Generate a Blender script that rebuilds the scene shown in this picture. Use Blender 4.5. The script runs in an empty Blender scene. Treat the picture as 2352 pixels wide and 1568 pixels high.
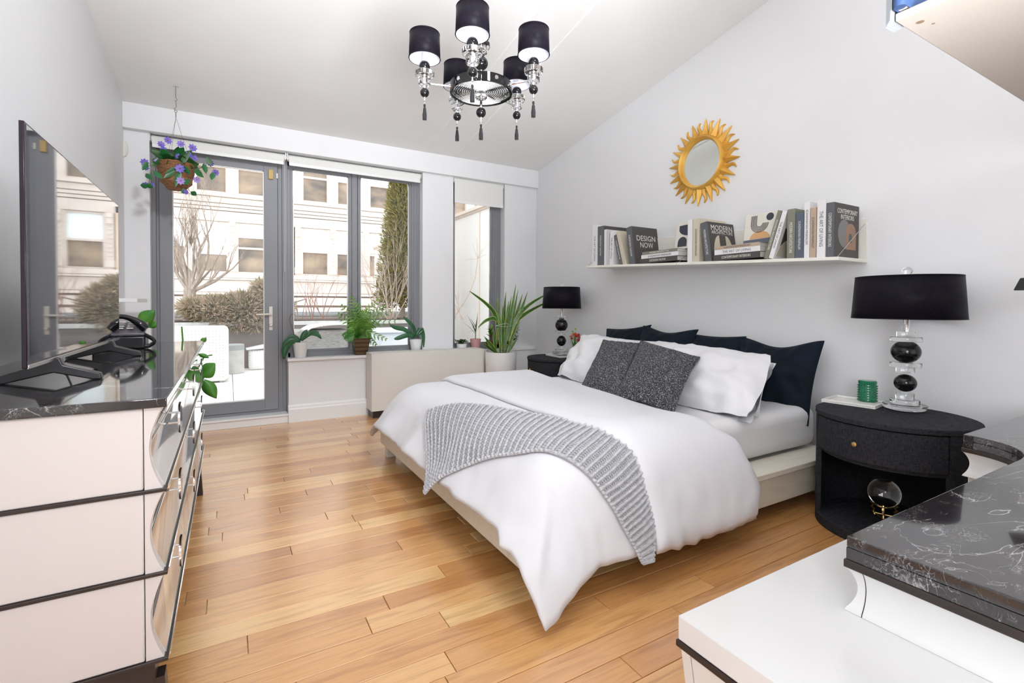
import bpy, bmesh, math, random
import numpy as np
from mathutils import Vector, Matrix, noise
random.seed(7)
PI = math.pi
R = math.radians
S = bpy.context.scene
COL = S.collection

# ------------------------------------------------------------------ camera
YAW, PITCH, ROLL, FPX, CY, CAMH = 0.525651, 0.0179832, 0.00438171852, 1122.58, 720.42, 1.25
_fw = Vector((math.sin(YAW)*math.cos(PITCH), math.cos(YAW)*math.cos(PITCH), -math.sin(PITCH)))
_r0 = Vector((math.cos(YAW), -math.sin(YAW), 0)); _u0 = _r0.cross(_fw)
_rt = math.cos(ROLL)*_r0 + math.sin(ROLL)*_u0
_up = -math.sin(ROLL)*_r0 + math.cos(ROLL)*_u0
EYE = Vector((0, 0, CAMH))
cam = bpy.data.cameras.new('camera')
cam.sensor_width = 36; cam.lens = FPX/2352*36; cam.shift_y = -(784-CY)/2352
cam.clip_start = 0.02; cam.clip_end = 200
co = bpy.data.objects.new('camera', cam); COL.objects.link(co)
co.matrix_world = Matrix.Translation(EYE) @ Matrix((_rt, _up, -_fw)).transposed().to_4x4()
S.camera = co

# survey helpers: real-world coordinates of a sight line where it meets a known plane
def _ray(x, y): return _rt*((x-1176)/FPX) - _up*((y-CY)/FPX) + _fw
def at_x(x, y, X): d = _ray(x, y); return EYE + d*(X/d.x)
def at_y(x, y, Y): d = _ray(x, y); return EYE + d*(Y/d.y)
def at_z(x, y, Z): d = _ray(x, y); return EYE + d*((Z-CAMH)/d.z)

# ------------------------------------------------------------------ world, lights, exposure
w = bpy.data.worlds.new('world'); S.world = w; w.use_nodes = True
nt = w.node_tree; nt.nodes.clear()
bgn = nt.nodes.new('ShaderNodeBackground'); outn = nt.nodes.new('ShaderNodeOutputWorld')
bgn.inputs[0].default_value = (0.93, 0.965, 1.0, 1); bgn.inputs[1].default_value = 2.25
nt.links.new(bgn.outputs[0], outn.inputs[0])
S.view_settings.view_transform = 'Standard'; S.view_settings.look = 'None'
S.view_settings.gamma = 1; S.view_settings.use_curve_mapping = False
S.view_settings.exposure = 0.40
S.cycles.adaptive_threshold = 0.02
def area(name, loc, rot, sx, sy, power, color=(1, 1, 1), portal=False):
    l = bpy.data.lights.new(name, 'AREA'); l.shape = 'RECTANGLE'; l.size = sx; l.size_y = sy
    l.energy = power; l.color = color
    if portal: l.cycles.is_portal = True
    o = bpy.data.objects.new(name, l); COL.objects.link(o); o.location = loc; o.rotation_euler = rot
    return o
sun = bpy.data.lights.new('sun', 'SUN'); sun.energy = 0.7; sun.angle = R(12); sun.color = (1, .95, .88)
so = bpy.data.objects.new('sun', sun); COL.objects.link(so); so.rotation_euler = (R(-48), R(-14), 0)   # from behind the house, on the facade
area('window_portal', (0.7, 5.72, 1.75), (R(-90), 0, 0), 2.7, 2.3, 1, portal=True)
area('window_portal', (2.8, 5.72, 1.75), (R(-90), 0, 0), 0.8, 2.2, 1, portal=True)
def spot(name, loc, target, power, angle, radius, color=(1, 1, 1)):
    l = bpy.data.lights.new(name, 'SPOT'); l.energy = power; l.spot_size = R(angle); l.spot_blend = 1.; l.shadow_soft_size = radius; l.color = color
    o = bpy.data.objects.new(name, l); COL.objects.link(o); o.location = loc
    o.rotation_euler = (Vector(target)-Vector(loc)).to_track_quat('-Z', 'Y').to_euler(); return o
CW = (.93, .962, 1)
spot('ceiling_fill', (.25, -1.0, .85), (.9, 2.0, 3.6), 950, 74, .5, CW)      # fill spots added to brighten the room by bouncing off the ceiling
spot('ceiling_fill', (.6, -2.2, .9), (1.2, .6, 4.0), 300, 80, .3, CW)
spot('high_fill', (1.1, -2.2, 4.2), (.4, 5.4, .8), 620, 54, .3, CW)  # added fill aimed straight at the window wall and far floor
spot('back_wall_fill', (1.0, -2.4, 2.0), (1.4, -6, 2.4), 500, 120, .4, CW)  # added fill, bounced forward off the back wall
spot('side_wall_fill', (2.2, -1.5, 1.6), (-.82, -.5, 1.7), 300, 105, .4, CW)  # added fill, bounced off the left wall onto the right side
area('side_fill', (-.72, -1.3, 1.75), (0, R(-90), 0), 1.6, 1.4, 52, CW)   # unseen fill light added behind the camera to lift the right wall

# ------------------------------------------------------------------ materials
MATS = {}
def mat(name, col=(.8, .8, .8), rough=.5, metal=0., **k):
    if name in MATS: return MATS[name]
    m = bpy.data.materials.new(name); m.use_nodes = True; MATS[name] = m
    b = m.node_tree.nodes['Principled BSDF']
    b.inputs['Base Color'].default_value = (*col, 1); b.inputs['Roughness'].default_value = rough
    b.inputs['Metallic'].default_value = metal
    for a, v in k.items():
        n = {'trans': 'Transmission Weight', 'ior': 'IOR', 'coat': 'Coat Weight', 'sheen': 'Sheen Weight', 'spec': 'Specular IOR Level', 'sss': 'Subsurface Weight'}[a]
        b.inputs[n].default_value = v
    return m
def N(m, t, **k):
    n = m.node_tree.nodes.new(t)
    for a, v in k.items():
        if a.startswith('i_'):
            key = a[2:].replace('_', ' ')
            n.inputs[key].default_value = v
        else: setattr(n, a, v)
    return n
def L(m, a, b): m.node_tree.links.new(a, b)
def BS(m): return m.node_tree.nodes['Principled BSDF']
def ramp(m, stops):
    n = m.node_tree.nodes.new('ShaderNodeValToRGB'); e = n.color_ramp.elements
    while len(e) < len(stops): e.new(.5)
    for i, (p, c) in enumerate(stops): e[i].position = p; e[i].color = (*c, 1) if len(c) == 3 else c
    return n
def coords(m, kind='Object', scale=(1, 1, 1), rot=(0, 0, 0)):
    t = N(m, 'ShaderNodeTexCoord'); mp = N(m, 'ShaderNodeMapping')
    mp.inputs['Scale'].default_value = scale; mp.inputs['Rotation'].default_value = rot
    L(m, t.outputs[kind], mp.inputs[0]); return mp.outputs[0]
def noisy(m, c1, c2, scale=8, detail=4, bump=0, vec=(1, 1, 1), lo=.3, hi=.7, dist=.002):
    v = coords(m, scale=vec); n = N(m, 'ShaderNodeTexNoise'); n.inputs['Scale'].default_value = scale; n.inputs['Detail'].default_value = detail
    L(m, v, n.inputs['Vector']); r = ramp(m, [(lo, c1), (hi, c2)]); L(m, n.outputs[0], r.inputs[0]); L(m, r.outputs[0], BS(m).inputs['Base Color'])
    if bump:
        b = N(m, 'ShaderNodeBump'); b.inputs['Strength'].default_value = bump; b.inputs['Distance'].default_value = dist
        L(m, n.outputs[0], b.inputs['Height']); L(m, b.outputs[0], BS(m).inputs['Normal'])
    return m
WALLC = (.80, .805, .82)
m_wall = noisy(mat('wall_paint', WALLC, .55), WALLC, (.815, .82, .835), 3, 2)
m_ceil = noisy(mat('ceiling_paint', (.83, .83, .82), .6), (.82, .82, .815), (.84, .84, .83), 3, 2)
m_trim = mat('trim_paint', (.84, .84, .835), .35)
m_cream = noisy(mat('cream_lacquer', (.8, .78, .72), .4), (.77, .745, .68), (.81, .79, .74), 5, 3)
m_bedwood = noisy(mat('bed_cream_paint', (.76, .72, .62), .45), (.74, .69, .570), (.80, .76, .67), 6, 4, .15, (1, 6, 6))
m_heater = mat('heater_enamel', (.73, .705, .66), .45)
m_greyframe = noisy(mat('grey_frame_paint', (.2, .21, .225), .42), (.225, .233, .255), (.25, .258, .28), 2, 2)
m_dark = mat('dark_espresso', (.025, .016, .014), .35)
m_black = mat('black_plastic', (.012, .012, .015), .3)
m_blackgloss = mat('black_gloss', (.006, .006, .007), .04, spec=.45)
m_blackmatte = mat('black_thread', (.01, .01, .012), .8)
m_chrome = mat('chrome', (.82, .82, .84), .08, 1.)
m_steel = mat('steel', (.6, .6, .62), .25, 1.)
m_brass = mat('brass', (.75, .52, .22), .28, 1.)
m_gold = noisy(mat('gilded_wood', (.75, .42, .07), .42, .25), (.62, .31, .04), (.86, .53, .11), 6, 4)
m_mirror = mat('mirror_glass', (.86, .9, .87), .01, 1.)
m_crystal = mat('crystal', (.97, .98, .98), .0, 0, trans=1., ior=1.5)
m_whitegloss = mat('white_gloss', (.68, .675, .675), .16, 0, coat=.3)
m_silverfront = mat('pearl_gloss_front', (.74, .73, .70), .07, .55, coat=1.)
m_sidepanel = mat('cream_panel', (.63, .585, .575), .4)
m_white = mat('white_ceramic', (.85, .85, .85), .18, coat=.3)
m_whiteplastic = mat('white_plastic', (.78, .76, .70), .4)
m_duvet = mat('duvet_cotton', (.72, .72, .755), .8)
m_sheet = mat('sheet_cotton', (.78, .77, .785), .8)
m_pillow = mat('pillow_cotton', (.78, .775, .80), .8)
m_walnut = noisy(mat('walnut', (.25, .1, .04), .4), (.2, .08, .03), (.34, .15, .06), 8, 4, 0, (1, 1, .2))
m_soil = noisy(mat('soil', (.05, .035, .025), .95), (.03, .02, .015), (.1, .07, .05), 40, 4, .5)

def glass_mat():
    m = bpy.data.materials.new('window_glass'); m.use_nodes = True; t = m.node_tree; t.nodes.clear()
    o = t.nodes.new('ShaderNodeOutputMaterial'); mx = t.nodes.new('ShaderNodeMixShader')
    g = t.nodes.new('ShaderNodeBsdfGlossy'); g.inputs['Roughness'].default_value = 0
    tr = t.nodes.new('ShaderNodeBsdfTransparent'); tr.inputs[0].default_value = (.97, .985, .98, 1)
    f = t.nodes.new('ShaderNodeFresnel'); f.inputs[0].default_value = 1.45
    t.links.new(f.outputs[0], mx.inputs[0]); t.links.new(tr.outputs[0], mx.inputs[1]); t.links.new(g.outputs[0], mx.inputs[2])
    t.links.new(mx.outputs[0], o.inputs[0]); return m
m_glass = glass_mat()

def wood_floor():
    m = mat('oak_plank', (.5, .3, .15), .3, coat=1., spec=.8); BS(m).inputs['Coat IOR'].default_value = 1.75
    oi = N(m, 'ShaderNodeObjectInfo'); geo = N(m, 'ShaderNodeNewGeometry')
    comb = N(m, 'ShaderNodeCombineXYZ'); mul = N(m, 'ShaderNodeMath', operation='MULTIPLY'); mul.inputs[1].default_value = 37.
    L(m, oi.outputs['Random'], mul.inputs[0]); L(m, mul.outputs[0], comb.inputs[2]); L(m, mul.outputs[0], comb.inputs[0])
    add = N(m, 'ShaderNodeVectorMath', operation='ADD'); L(m, geo.outputs['Position'], add.inputs[0]); L(m, comb.outputs[0], add.inputs[1])
    mp = N(m, 'ShaderNodeMapping'); mp.inputs['Scale'].default_value = (1.3, 15, 1); L(m, add.outputs[0], mp.inputs[0])
    n1 = N(m, 'ShaderNodeTexNoise'); n1.inputs['Scale'].default_value = 1.6; n1.inputs['Detail'].default_value = 6; n1.inputs['Distortion'].default_value = 1.2
    L(m, mp.outputs[0], n1.inputs['Vector'])
    mp2 = N(m, 'ShaderNodeMapping'); mp2.inputs['Scale'].default_value = (6, 110, 1); L(m, add.outputs[0], mp2.inputs[0])
    n2 = N(m, 'ShaderNodeTexNoise'); n2.inputs['Scale'].default_value = 1.; n2.inputs['Detail'].default_value = 3; L(m, mp2.outputs[0], n2.inputs['Vector'])
    r1 = ramp(m, [(.0, (.60, .27, .082)), (.25, (.69, .33, .105)), (.6, (.77, .40, .14)), (.85, (.85, .48, .185)), (1., (.93, .62, .28))])
    L(m, oi.outputs['Random'], r1.inputs[0])
    r2 = ramp(m, [(.34, (.74, .66, .58)), (.5, (1, 1, 1)), (.66, (1.0, .98, .95))]); L(m, n1.outputs[0], r2.inputs[0])
    r3 = ramp(m, [(.3, (.86, .82, .78)), (.55, (1, 1, 1))]); L(m, n2.outputs[0], r3.inputs[0])
    a = N(m, 'ShaderNodeMix', data_type='RGBA', blend_type='MULTIPLY'); a.inputs[0].default_value = .8
    L(m, r1.outputs[0], a.inputs[6]); L(m, r2.outputs[0], a.inputs[7])
    b = N(m, 'ShaderNodeMix', data_type='RGBA', blend_type='MULTIPLY'); b.inputs[0].default_value = .8
    L(m, a.outputs[2], b.inputs[6]); L(m, r3.outputs[0], b.inputs[7]); L(m, b.outputs[2], BS(m).inputs['Base Color'])
    rr = ramp(m, [(.3, (.30, .30, .30)), (.7, (.42, .42, .42))]); BS(m).inputs['Coat Roughness'].default_value = .22; L(m, n1.outputs[0], rr.inputs[0]); L(m, rr.outputs[0], BS(m).inputs['Roughness'])
    bp = N(m, 'ShaderNodeBump'); bp.inputs['Strength'].default_value = .06; bp.inputs['Distance'].default_value = .001
    L(m, n2.outputs[0], bp.inputs['Height']); L(m, bp.outputs[0], BS(m).inputs['Normal'])
    return m
m_floor = wood_floor()

def marble():
    m = mat('black_marble', (.02, .018, .02), .06, spec=.7, coat=.35)
    v = coords(m)
    def veins(scale, dist, lo, hi, stretch, rot=0.5, amt=1.):
        mp = N(m, 'ShaderNodeMapping'); mp.inputs['Scale'].default_value = stretch; mp.inputs['Rotation'].default_value = (0, 0, rot); L(m, v, mp.inputs[0])
        n = N(m, 'ShaderNodeTexNoise'); n.inputs['Scale'].default_value = scale; n.inputs['Detail'].default_value = 5; n.inputs['Distortion'].default_value = dist
        L(m, mp.outputs[0], n.inputs['Vector'])
        s = N(m, 'ShaderNodeMath', operation='SUBTRACT'); s.inputs[1].default_value = .5; L(m, n.outputs[0], s.inputs[0])
        ab = N(m, 'ShaderNodeMath', operation='ABSOLUTE'); L(m, s.outputs[0], ab.inputs[0])
        r = ramp(m, [(0, (amt,)*3), (lo, (amt*.35,)*3), (hi, (0, 0, 0))]); L(m, ab.outputs[0], r.inputs[0]); return r.outputs[0]
    def mask(scale, lo, hi):
        n = N(m, 'ShaderNodeTexNoise'); n.inputs['Scale'].default_value = scale; n.inputs['Detail'].default_value = 3; L(m, v, n.inputs['Vector'])
        r = ramp(m, [(lo, (0, 0, 0)), (hi, (1, 1, 1))]); L(m, n.outputs[0], r.inputs[0]); return r.outputs[0]
    def mul(a, b):
        x = N(m, 'ShaderNodeMix', data_type='RGBA', blend_type='MULTIPLY'); x.inputs[0].default_value = 1; L(m, a, x.inputs[6]); L(m, b, x.inputs[7]); return x.outputs[2]
    def addn(a, b):
        x = N(m, 'ShaderNodeMix', data_type='RGBA', blend_type='ADD'); x.inputs[0].default_value = 1; L(m, a, x.inputs[6]); L(m, b, x.inputs[7]); return x.outputs[2]
    big = mul(veins(2.2, .6, .003, .009, (1, 3.2, 1), .35, 1.), mask(2.3, .42, .6))
    mid = mul(veins(9, 1.3, .005, .016, (1, 2.2, 1), .4, .6), mask(7, .53, .68))
    fine = mul(veins(26, 2.5, .012, .04, (1, 1.6, 1), .2, .5), mask(13, .52, .7))
    s = addn(addn(big, mid), fine)
    mx = N(m, 'ShaderNodeMix', data_type='RGBA'); mx.inputs[6].default_value = (.022, .019, .021, 1); mx.inputs[7].default_value = (.72, .70, .72, 1)
    bw = N(m, 'ShaderNodeRGBToBW'); L(m, s, bw.inputs[0]); L(m, bw.outputs[0], mx.inputs[0]); L(m, mx.outputs[2], BS(m).inputs['Base Color'])
    return m
m_marble = marble()

def weave_mat(name, c1, c2, sc, bump=.4, rough=.8):
    m = mat(name, c1, rough); v = coords(m)
    w1 = N(m, 'ShaderNodeTexNoise'); w1.inputs['Scale'].default_value = sc; w1.inputs['Detail'].default_value = 2
    mp = N(m, 'ShaderNodeMapping'); mp.inputs['Scale'].default_value = (1, 1, 9); L(m, v, mp.inputs[0]); L(m, mp.outputs[0], w1.inputs['Vector'])
    w2 = N(m, 'ShaderNodeTexNoise'); w2.inputs['Scale'].default_value = sc; w2.inputs['Detail'].default_value = 2
    mp2 = N(m, 'ShaderNodeMapping'); mp2.inputs['Scale'].default_value = (9, 9, 1); L(m, v, mp2.inputs[0]); L(m, mp2.outputs[0], w2.inputs['Vector'])
    a = N(m, 'ShaderNodeMath', operation='ADD'); L(m, w1.outputs[0], a.inputs[0]); L(m, w2.outputs[0], a.inputs[1])
    r = ramp(m, [(.42, c1), (.58, c2)]); h = N(m, 'ShaderNodeMath', operation='MULTIPLY'); h.inputs[1].default_value = .5
    L(m, a.outputs[0], h.inputs[0]); L(m, h.outputs[0], r.inputs[0]); L(m, r.outputs[0], BS(m).inputs['Base Color'])
    b = N(m, 'ShaderNodeBump'); b.inputs['Strength'].default_value = bump; b.inputs['Distance'].default_value = .001; L(m, h.outputs[0], b.inputs['Height']); L(m, b.outputs[0], BS(m).inputs['Normal'])
    return m
m_linen = weave_mat('charcoal_linen', (.013, .013, .016), (.034, .034, .041), 45); BS(m_linen).inputs['Specular IOR Level'].default_value = .2
m_shade = weave_mat('black_silk_shade', (.007, .006, .010), (.012, .010, .016), 60, .15, .42)
BS(m_shade).inputs['Specular IOR Level'].default_value = .06
m_shadein = mat('shade_lining', (.78, .78, .84), .6)
m_navy = noisy(mat('navy_velvet', (.006, .014, .028), .75, sheen=.05, spec=.15), (.003, .006, .012), (.006, .013, .024), 5, 4, .25)
m_boucle = mat('charcoal_boucle', (.1, .1, .11), .95)
def boucle(m):
    v = coords(m); n = N(m, 'ShaderNodeTexVoronoi'); n.inputs['Scale'].default_value = 150; L(m, v, n.inputs['Vector'])
    n2 = N(m, 'ShaderNodeTexNoise'); n2.inputs['Scale'].default_value = 130; n2.inputs['Detail'].default_value = 3; L(m, v, n2.inputs['Vector'])
    r = ramp(m, [(.40, (.012, .012, .015)), (.52, (.06, .06, .067)), (.60, (.16, .16, .17)), (.68, (.5, .5, .52))]); L(m, n2.outputs[0], r.inputs[0]); L(m, r.outputs[0], BS(m).inputs['Base Color'])
    b = N(m, 'ShaderNodeBump'); b.inputs['Strength'].default_value = .9; b.inputs['Distance'].default_value = .004; L(m, n.outputs[0], b.inputs['Height']); L(m, b.outputs[0], BS(m).inputs['Normal'])
boucle(m_boucle)
m_yarn = noisy(mat('grey_yarn', (.42, .42, .45), .9, sheen=.3), (.40, .40, .425), (.56, .56, .585), 60, 3, .4)
m_yarnlow = mat('grey_yarn_core', (.29, .29, .305), .95)
def leafm(name, c1, c2, scale=6, rough=.35, tr=.0):
    m = noisy(mat(name, c1, rough), c1, c2, scale, 3); return m
m_leafdark = leafm('dark_leaf', (.018, .075, .018), (.04, .14, .03))
m_leafmid = leafm('mid_leaf', (.03, .17, .018), (.10, .30, .03))
m_basket = leafm('basket_leaf', (.008, .09, .025), (.02, .17, .04))
m_leaflime = leafm('lime_leaf', (.16, .38, .02), (.30, .52, .05))
m_leafyellow = leafm('yellow_margin', (.42, .46, .05), (.60, .60, .13))
m_palm = leafm('palm_leaf', (.05, .21, .02), (.22, .42, .07), 10)
m_orchid = leafm('orchid_leaf', (.015, .085, .035), (.05, .17, .07), 5, .25)
m_stem = mat('brown_stem', (.16, .09, .045), .7)
m_violet = noisy(mat('violet_petal', (.14, .10, .52), .6), (.10, .07, .45), (.27, .2, .68), 20, 2)
m_lilac = mat('lilac_petal', (.42, .30, .72), .6)
m_wicker = noisy(mat('brown_wicker', (.24, .10, .04), .7), (.13, .05, .02), (.40, .19, .08), 60, 3, .8, (1, 1, 3))
m_terra = mat('pink_pot', (.70, .36, .36), .7)

# ------------------------------------------------------------------ mesh building
class MB:
    def __init__(s): s.v = []; s.f = []; s.mi = []; s.cur = 0
    def add(s, vs, fs):
        o = len(s.v); s.v += [tuple(p) for p in vs]; s.f += [tuple(i+o for i in f) for f in fs]; s.mi += [s.cur]*len(fs); return s
    def box(s, x0, x1, y0, y1, z0, z1):
        return s.add([(x0,y0,z0),(x1,y0,z0),(x1,y1,z0),(x0,y1,z0),(x0,y0,z1),(x1,y0,z1),(x1,y1,z1),(x0,y1,z1)],
                     [(0,3,2,1),(4,5,6,7),(0,1,5,4),(1,2,6,5),(2,3,7,6),(3,0,4,7)])
    def prism(s, poly, axis, a, b):
        # poly: 2-D outline; axis 0: (y,z) swept along x, 1: (x,z) along y, 2: (x,y) along z
        n = len(poly)
        def P(p, t): return {0: (t, p[0], p[1]), 1: (p[0], t, p[1]), 2: (p[0], p[1], t)}[axis]
        vs = [P(p, a) for p in poly] + [P(p, b) for p in poly]
        fs = [tuple(range(n))[::-1], tuple(range(n, 2*n))] + [(i, (i+1) % n, n+(i+1) % n, n+i) for i in range(n)]
        if axis == 1: fs = [f[::-1] for f in fs]
        return s.add(vs, fs)
    def lathe(s, prof, n=24, c=(0, 0, 0), sy=1., a0=0., cap=True):
        vs = []; m = len(prof)
        for i in range(n):
            t = a0+2*PI*i/n
            for r, z in prof: vs.append((c[0]+r*math.cos(t), c[1]+r*math.sin(t)*sy, c[2]+z))
        fs = []
        for i in range(n):
            j = (i+1) % n
            for k in range(m-1): fs.append((i*m+k, j*m+k, j*m+k+1, i*m+k+1))
        if cap:
            if prof[0][0] > 1e-6: fs.append(tuple(i*m for i in range(n))[::-1])
            if prof[-1][0] > 1e-6: fs.append(tuple(i*m+m-1 for i in range(n)))
        return s.add(vs, fs)
    def sphere(s, c, r, n=20, sz=1.):
        k = n//2
        return s.lathe([(r*math.sin(PI*i/k) if 0 < i < k else 1e-5, -r*sz*math.cos(PI*i/k)) for i in range(k+1)], n, c)
    def cyl(s, p, q, r, n=10, r2=None):
        return s.tube([p, q], [r, r if r2 is None else r2], n)
    def tube(s, pts, rad, n=8, cap=True):
        pts = [Vector(p) for p in pts]; rad = rad if isinstance(rad, (list, tuple)) else [rad]*len(pts)
        vs = []; up = None
        for i, p in enumerate(pts):
            d = (pts[min(i+1, len(pts)-1)]-pts[max(i-1, 0)])
            d = d.normalized() if d.length > 1e-9 else Vector((0, 0, 1))
            if up is None: up = d.orthogonal().normalized()
            else:
                up = up-d*up.dot(d); up = up.normalized() if up.length > 1e-6 else d.orthogonal().normalized()
            q = d.cross(up)
            for k in range(n):
                t = 2*PI*k/n; vs.append(p+up*(math.cos(t)*rad[i])+q*(math.sin(t)*rad[i]))
        fs = [(i*n+k, i*n+(k+1) % n, (i+1)*n+(k+1) % n, (i+1)*n+k) for i in range(len(pts)-1) for k in range(n)]
        if cap: fs += [tuple(range(n))[::-1], tuple(range((len(pts)-1)*n, len(pts)*n))]
        return s.add(vs, fs)
    def grid(s, P):     # P: rows of points
        r, c = len(P), len(P[0])
        return s.add([p for row in P for p in row], [(i*c+j, i*c+j+1, (i+1)*c+j+1, (i+1)*c+j) for i in range(r-1) for j in range(c-1)])
    def leaf(s, base, d, length, width, droop=.3, side=None, n=6, fold=.15, tip=.05, mids=None, peak=.45):
        # a tapering folded blade; mids=(i_center, i_margin) gives a coloured margin
        base = Vector(base); d = Vector(d).normalized()
        side = Vector(side) if side is not None else d.cross(Vector((0, 0, 1)))
        if side.length < 1e-4: side = Vector((1, 0, 0))
        side.normalize(); P = []; p = base.copy(); dd = d.copy(); st = length/n
        for i in range(n+1):
            t = i/n
            wv = width*(math.sin(PI*min(1, t/peak)/2) if t < peak else math.cos(PI/2*(t-peak)/(1-peak)*.96))
            wv = max(wv, width*tip); nn = side.cross(dd).normalized()
            e = nn*fold*wv
            if mids: P.append([p+side*wv+e, p+side*wv*.8+e*.8, p, p-side*wv*.8+e*.8, p-side*wv+e])
            else: P.append([p+side*wv+e, p, p-side*wv+e])
            p = p+dd*st; dd = (dd+Vector((0, 0, -1))*droop/n).normalized()
        o = len(s.mi); s.grid(P)
        if mids:
            k = 4
            for q in range(o, len(s.mi)): s.mi[q] = mids[1] if (q-o) % k in (0, 3) else mids[0]
        return s
    def build(s, name, mats, parent=None, smooth=True, bev=0, seg=2, sub=0, solid=0, ang=38):
        me = bpy.data.meshes.new(name); o_ = origin(parent) if parent else Vector((0, 0, 0))
        vs = [(p[0]-o_.x, p[1]-o_.y, p[2]-o_.z) for p in s.v]
        me.from_pydata(vs, [], s.f); 
        for m in (mats if isinstance(mats, (list, tuple)) else [mats]): me.materials.append(m)
        if any(s.mi): me.polygons.foreach_set('material_index', s.mi)
        me.validate()
        if smooth:
            me.shade_smooth()
            try: me.set_sharp_from_angle(angle=R(ang))
            except Exception: pass
        o = bpy.data.objects.new(name, me); COL.objects.link(o)
        if parent: o.parent = parent
        if solid: q = o.modifiers.new('t', 'SOLIDIFY'); q.thickness = solid; q.offset = -1
        if sub: q = o.modifiers.new('s', 'SUBSURF'); q.levels = q.render_levels = sub
        if bev: q = o.modifiers.new('b', 'BEVEL'); q.width = bev; q.segments = seg; q.limit_method = 'ANGLE'
        return o
def origin(o):
    v = Vector((0, 0, 0))
    while o is not None: v += Vector(o.location); o = o.parent
    return v
def tag(o, label, cat, group=None, kind=None):
    if label: o['label'] = label
    if cat: o['category'] = cat
    if group: o['group'] = group
    if kind: o['kind'] = kind
    return o
def thing(name, loc, label, cat, group=None):
    o = bpy.data.objects.new(name, None); COL.objects.link(o); o.location = loc; o.empty_display_size = .05
    return tag(o, label, cat, group)
def struct(o): o['kind'] = 'structure'; return o
def copy_tree(o, parent=None):
    c = o.copy(); COL.objects.link(c)
    if parent: c.parent = parent
    for ch in list(o.children): copy_tree(ch, c)
    return c
def bx(name, m, parent, *a, bev=.002, **k): return MB().box(*a).build(name, m, parent, bev=bev, **k)
def text_mesh(body, height, maxw=None):
    c = bpy.data.curves.new('title', 'FONT'); c.body = body; c.size = 1; c.align_x = 'CENTER'; c.align_y = 'CENTER'; c.resolution_u = 2; c.extrude = .01
    o = bpy.data.objects.new('title', c); COL.objects.link(o)
    dg = bpy.context.evaluated_depsgraph_get(); dg.update()
    me = bpy.data.meshes.new_from_object(o.evaluated_get(dg)); bpy.data.objects.remove(o); bpy.data.curves.remove(c)
    xs = [v.co.x for v in me.vertices]; ys = [v.co.y for v in me.vertices]
    W, H = max(xs)-min(xs), max(ys)-min(ys); cx, cy = (max(xs)+min(xs))/2, (max(ys)+min(ys))/2
    sy = height/H; sx = sy if not maxw else min(sy*1.05, maxw/W)
    if maxw and sx < sy*.62: sy = sx/.62
    for v in me.vertices: v.co = ((v.co.x-cx)*sx, (v.co.y-cy)*sy, v.co.z*.03)
    return me
def put_text(parent, body, height, maxw, loc, xa, ya, m, name='title'):
    me = text_mesh(body, height, maxw); me.materials.append(m)
    xa, ya = Vector(xa), Vector(ya); za = xa.cross(ya)
    M = Matrix((xa, ya, za)).transposed()
    for v in me.vertices: v.co = M @ v.co + Vector(loc)
    o = bpy.data.objects.new(name, me); COL.objects.link(o); o.parent = parent; return o
def fbm(x, y, z=0.): return noise.noise(Vector((x, y, z)))

# ------------------------------------------------------------------ room shell
XL, XR, YW, YB = -.82, 3.66, 5.66, -6.0
def ceil_z(y): return 3.07+.172*(5.60-y)
fl = struct(bx('floor', m_floor, None, XL-.1, XR+.1, YB-.1, 5.9, -.12, -.014, bev=0))
# oak planks, one object each
pw = .112; nrow = 0; nplank = 0
y = 5.66
while y > .25:
    y0 = y-pw; x = XL-random.uniform(0, .9)
    while x < XR:
        ln = random.choice([.5, .75, .95, 1.2, 1.5, 1.9]) * random.uniform(.9, 1.1)
        xa, xb = max(x, XL), min(x+ln, XR)
        if xb-xa > .02 and nplank < 296:
            g = .0012; c = .0014; m_ = MB()
            z1 = random.uniform(-.0006, .0)
            vs = []
            for (q, zz) in ((0, -.014), (0, z1-c), (c, z1)):
                vs += [(xa+g+q, y0+g+q, zz), (xb-g-q, y0+g+q, zz), (xb-g-q, y-g-q, zz), (xa+g+q, y-g-q, zz)]
            m_.add(vs, [(0, 1, 5, 4), (1, 2, 6, 5), (2, 3, 7, 6), (3, 0, 4, 7), (4, 5, 9, 8), (5, 6, 10, 9), (6, 7, 11, 10), (7, 4, 8, 11), (8, 9, 10, 11)])
            m_.build('plank', m_floor, fl, smooth=False); nplank += 1
        x += ln
    y -= pw
bx('subfloor', m_floor, fl, XL, XR, YB, y+pw-.0009, -.0139, -.0004, bev=0)
YROOM = y+pw
zc = ceil_z(YB)
struct(bx('wall_left', m_wall, None, XL-.12, XL, YB, 5.9, -.1, 5.2, bev=0))
struct(bx('wall_right', m_wall, None, XR, XR+.12, YB, 5.9, -.1, 5.2, bev=0))
struct(bx('wall_back', m_wall, None, XL-.12, XR+.12, YB-.12, YB, -.1, 5.2, bev=0))
c_ = MB(); c_.prism([(5.9, ceil_z(5.9)), (YB-.1, ceil_z(YB-.1)), (YB-.1, ceil_z(YB-.1)+.15), (5.9, ceil_z(5.9)+.15)], 0, XL-.12, XR+.12)
ceil_o = struct(c_.build('ceiling', m_ceil, None, smooth=False))
for xb in (2.05, 2.43):
    q = MB(); a, b = 5.58, -5.9
    q.prism([(a, ceil_z(a)+.002), (b, ceil_z(b)+.002), (b, ceil_z(b)-.007), (a, ceil_z(a)-.007)], 0, xb-.014, xb+.014)
    q.build('batten', m_ceil, ceil_o, smooth=False, bev=.002)
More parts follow.
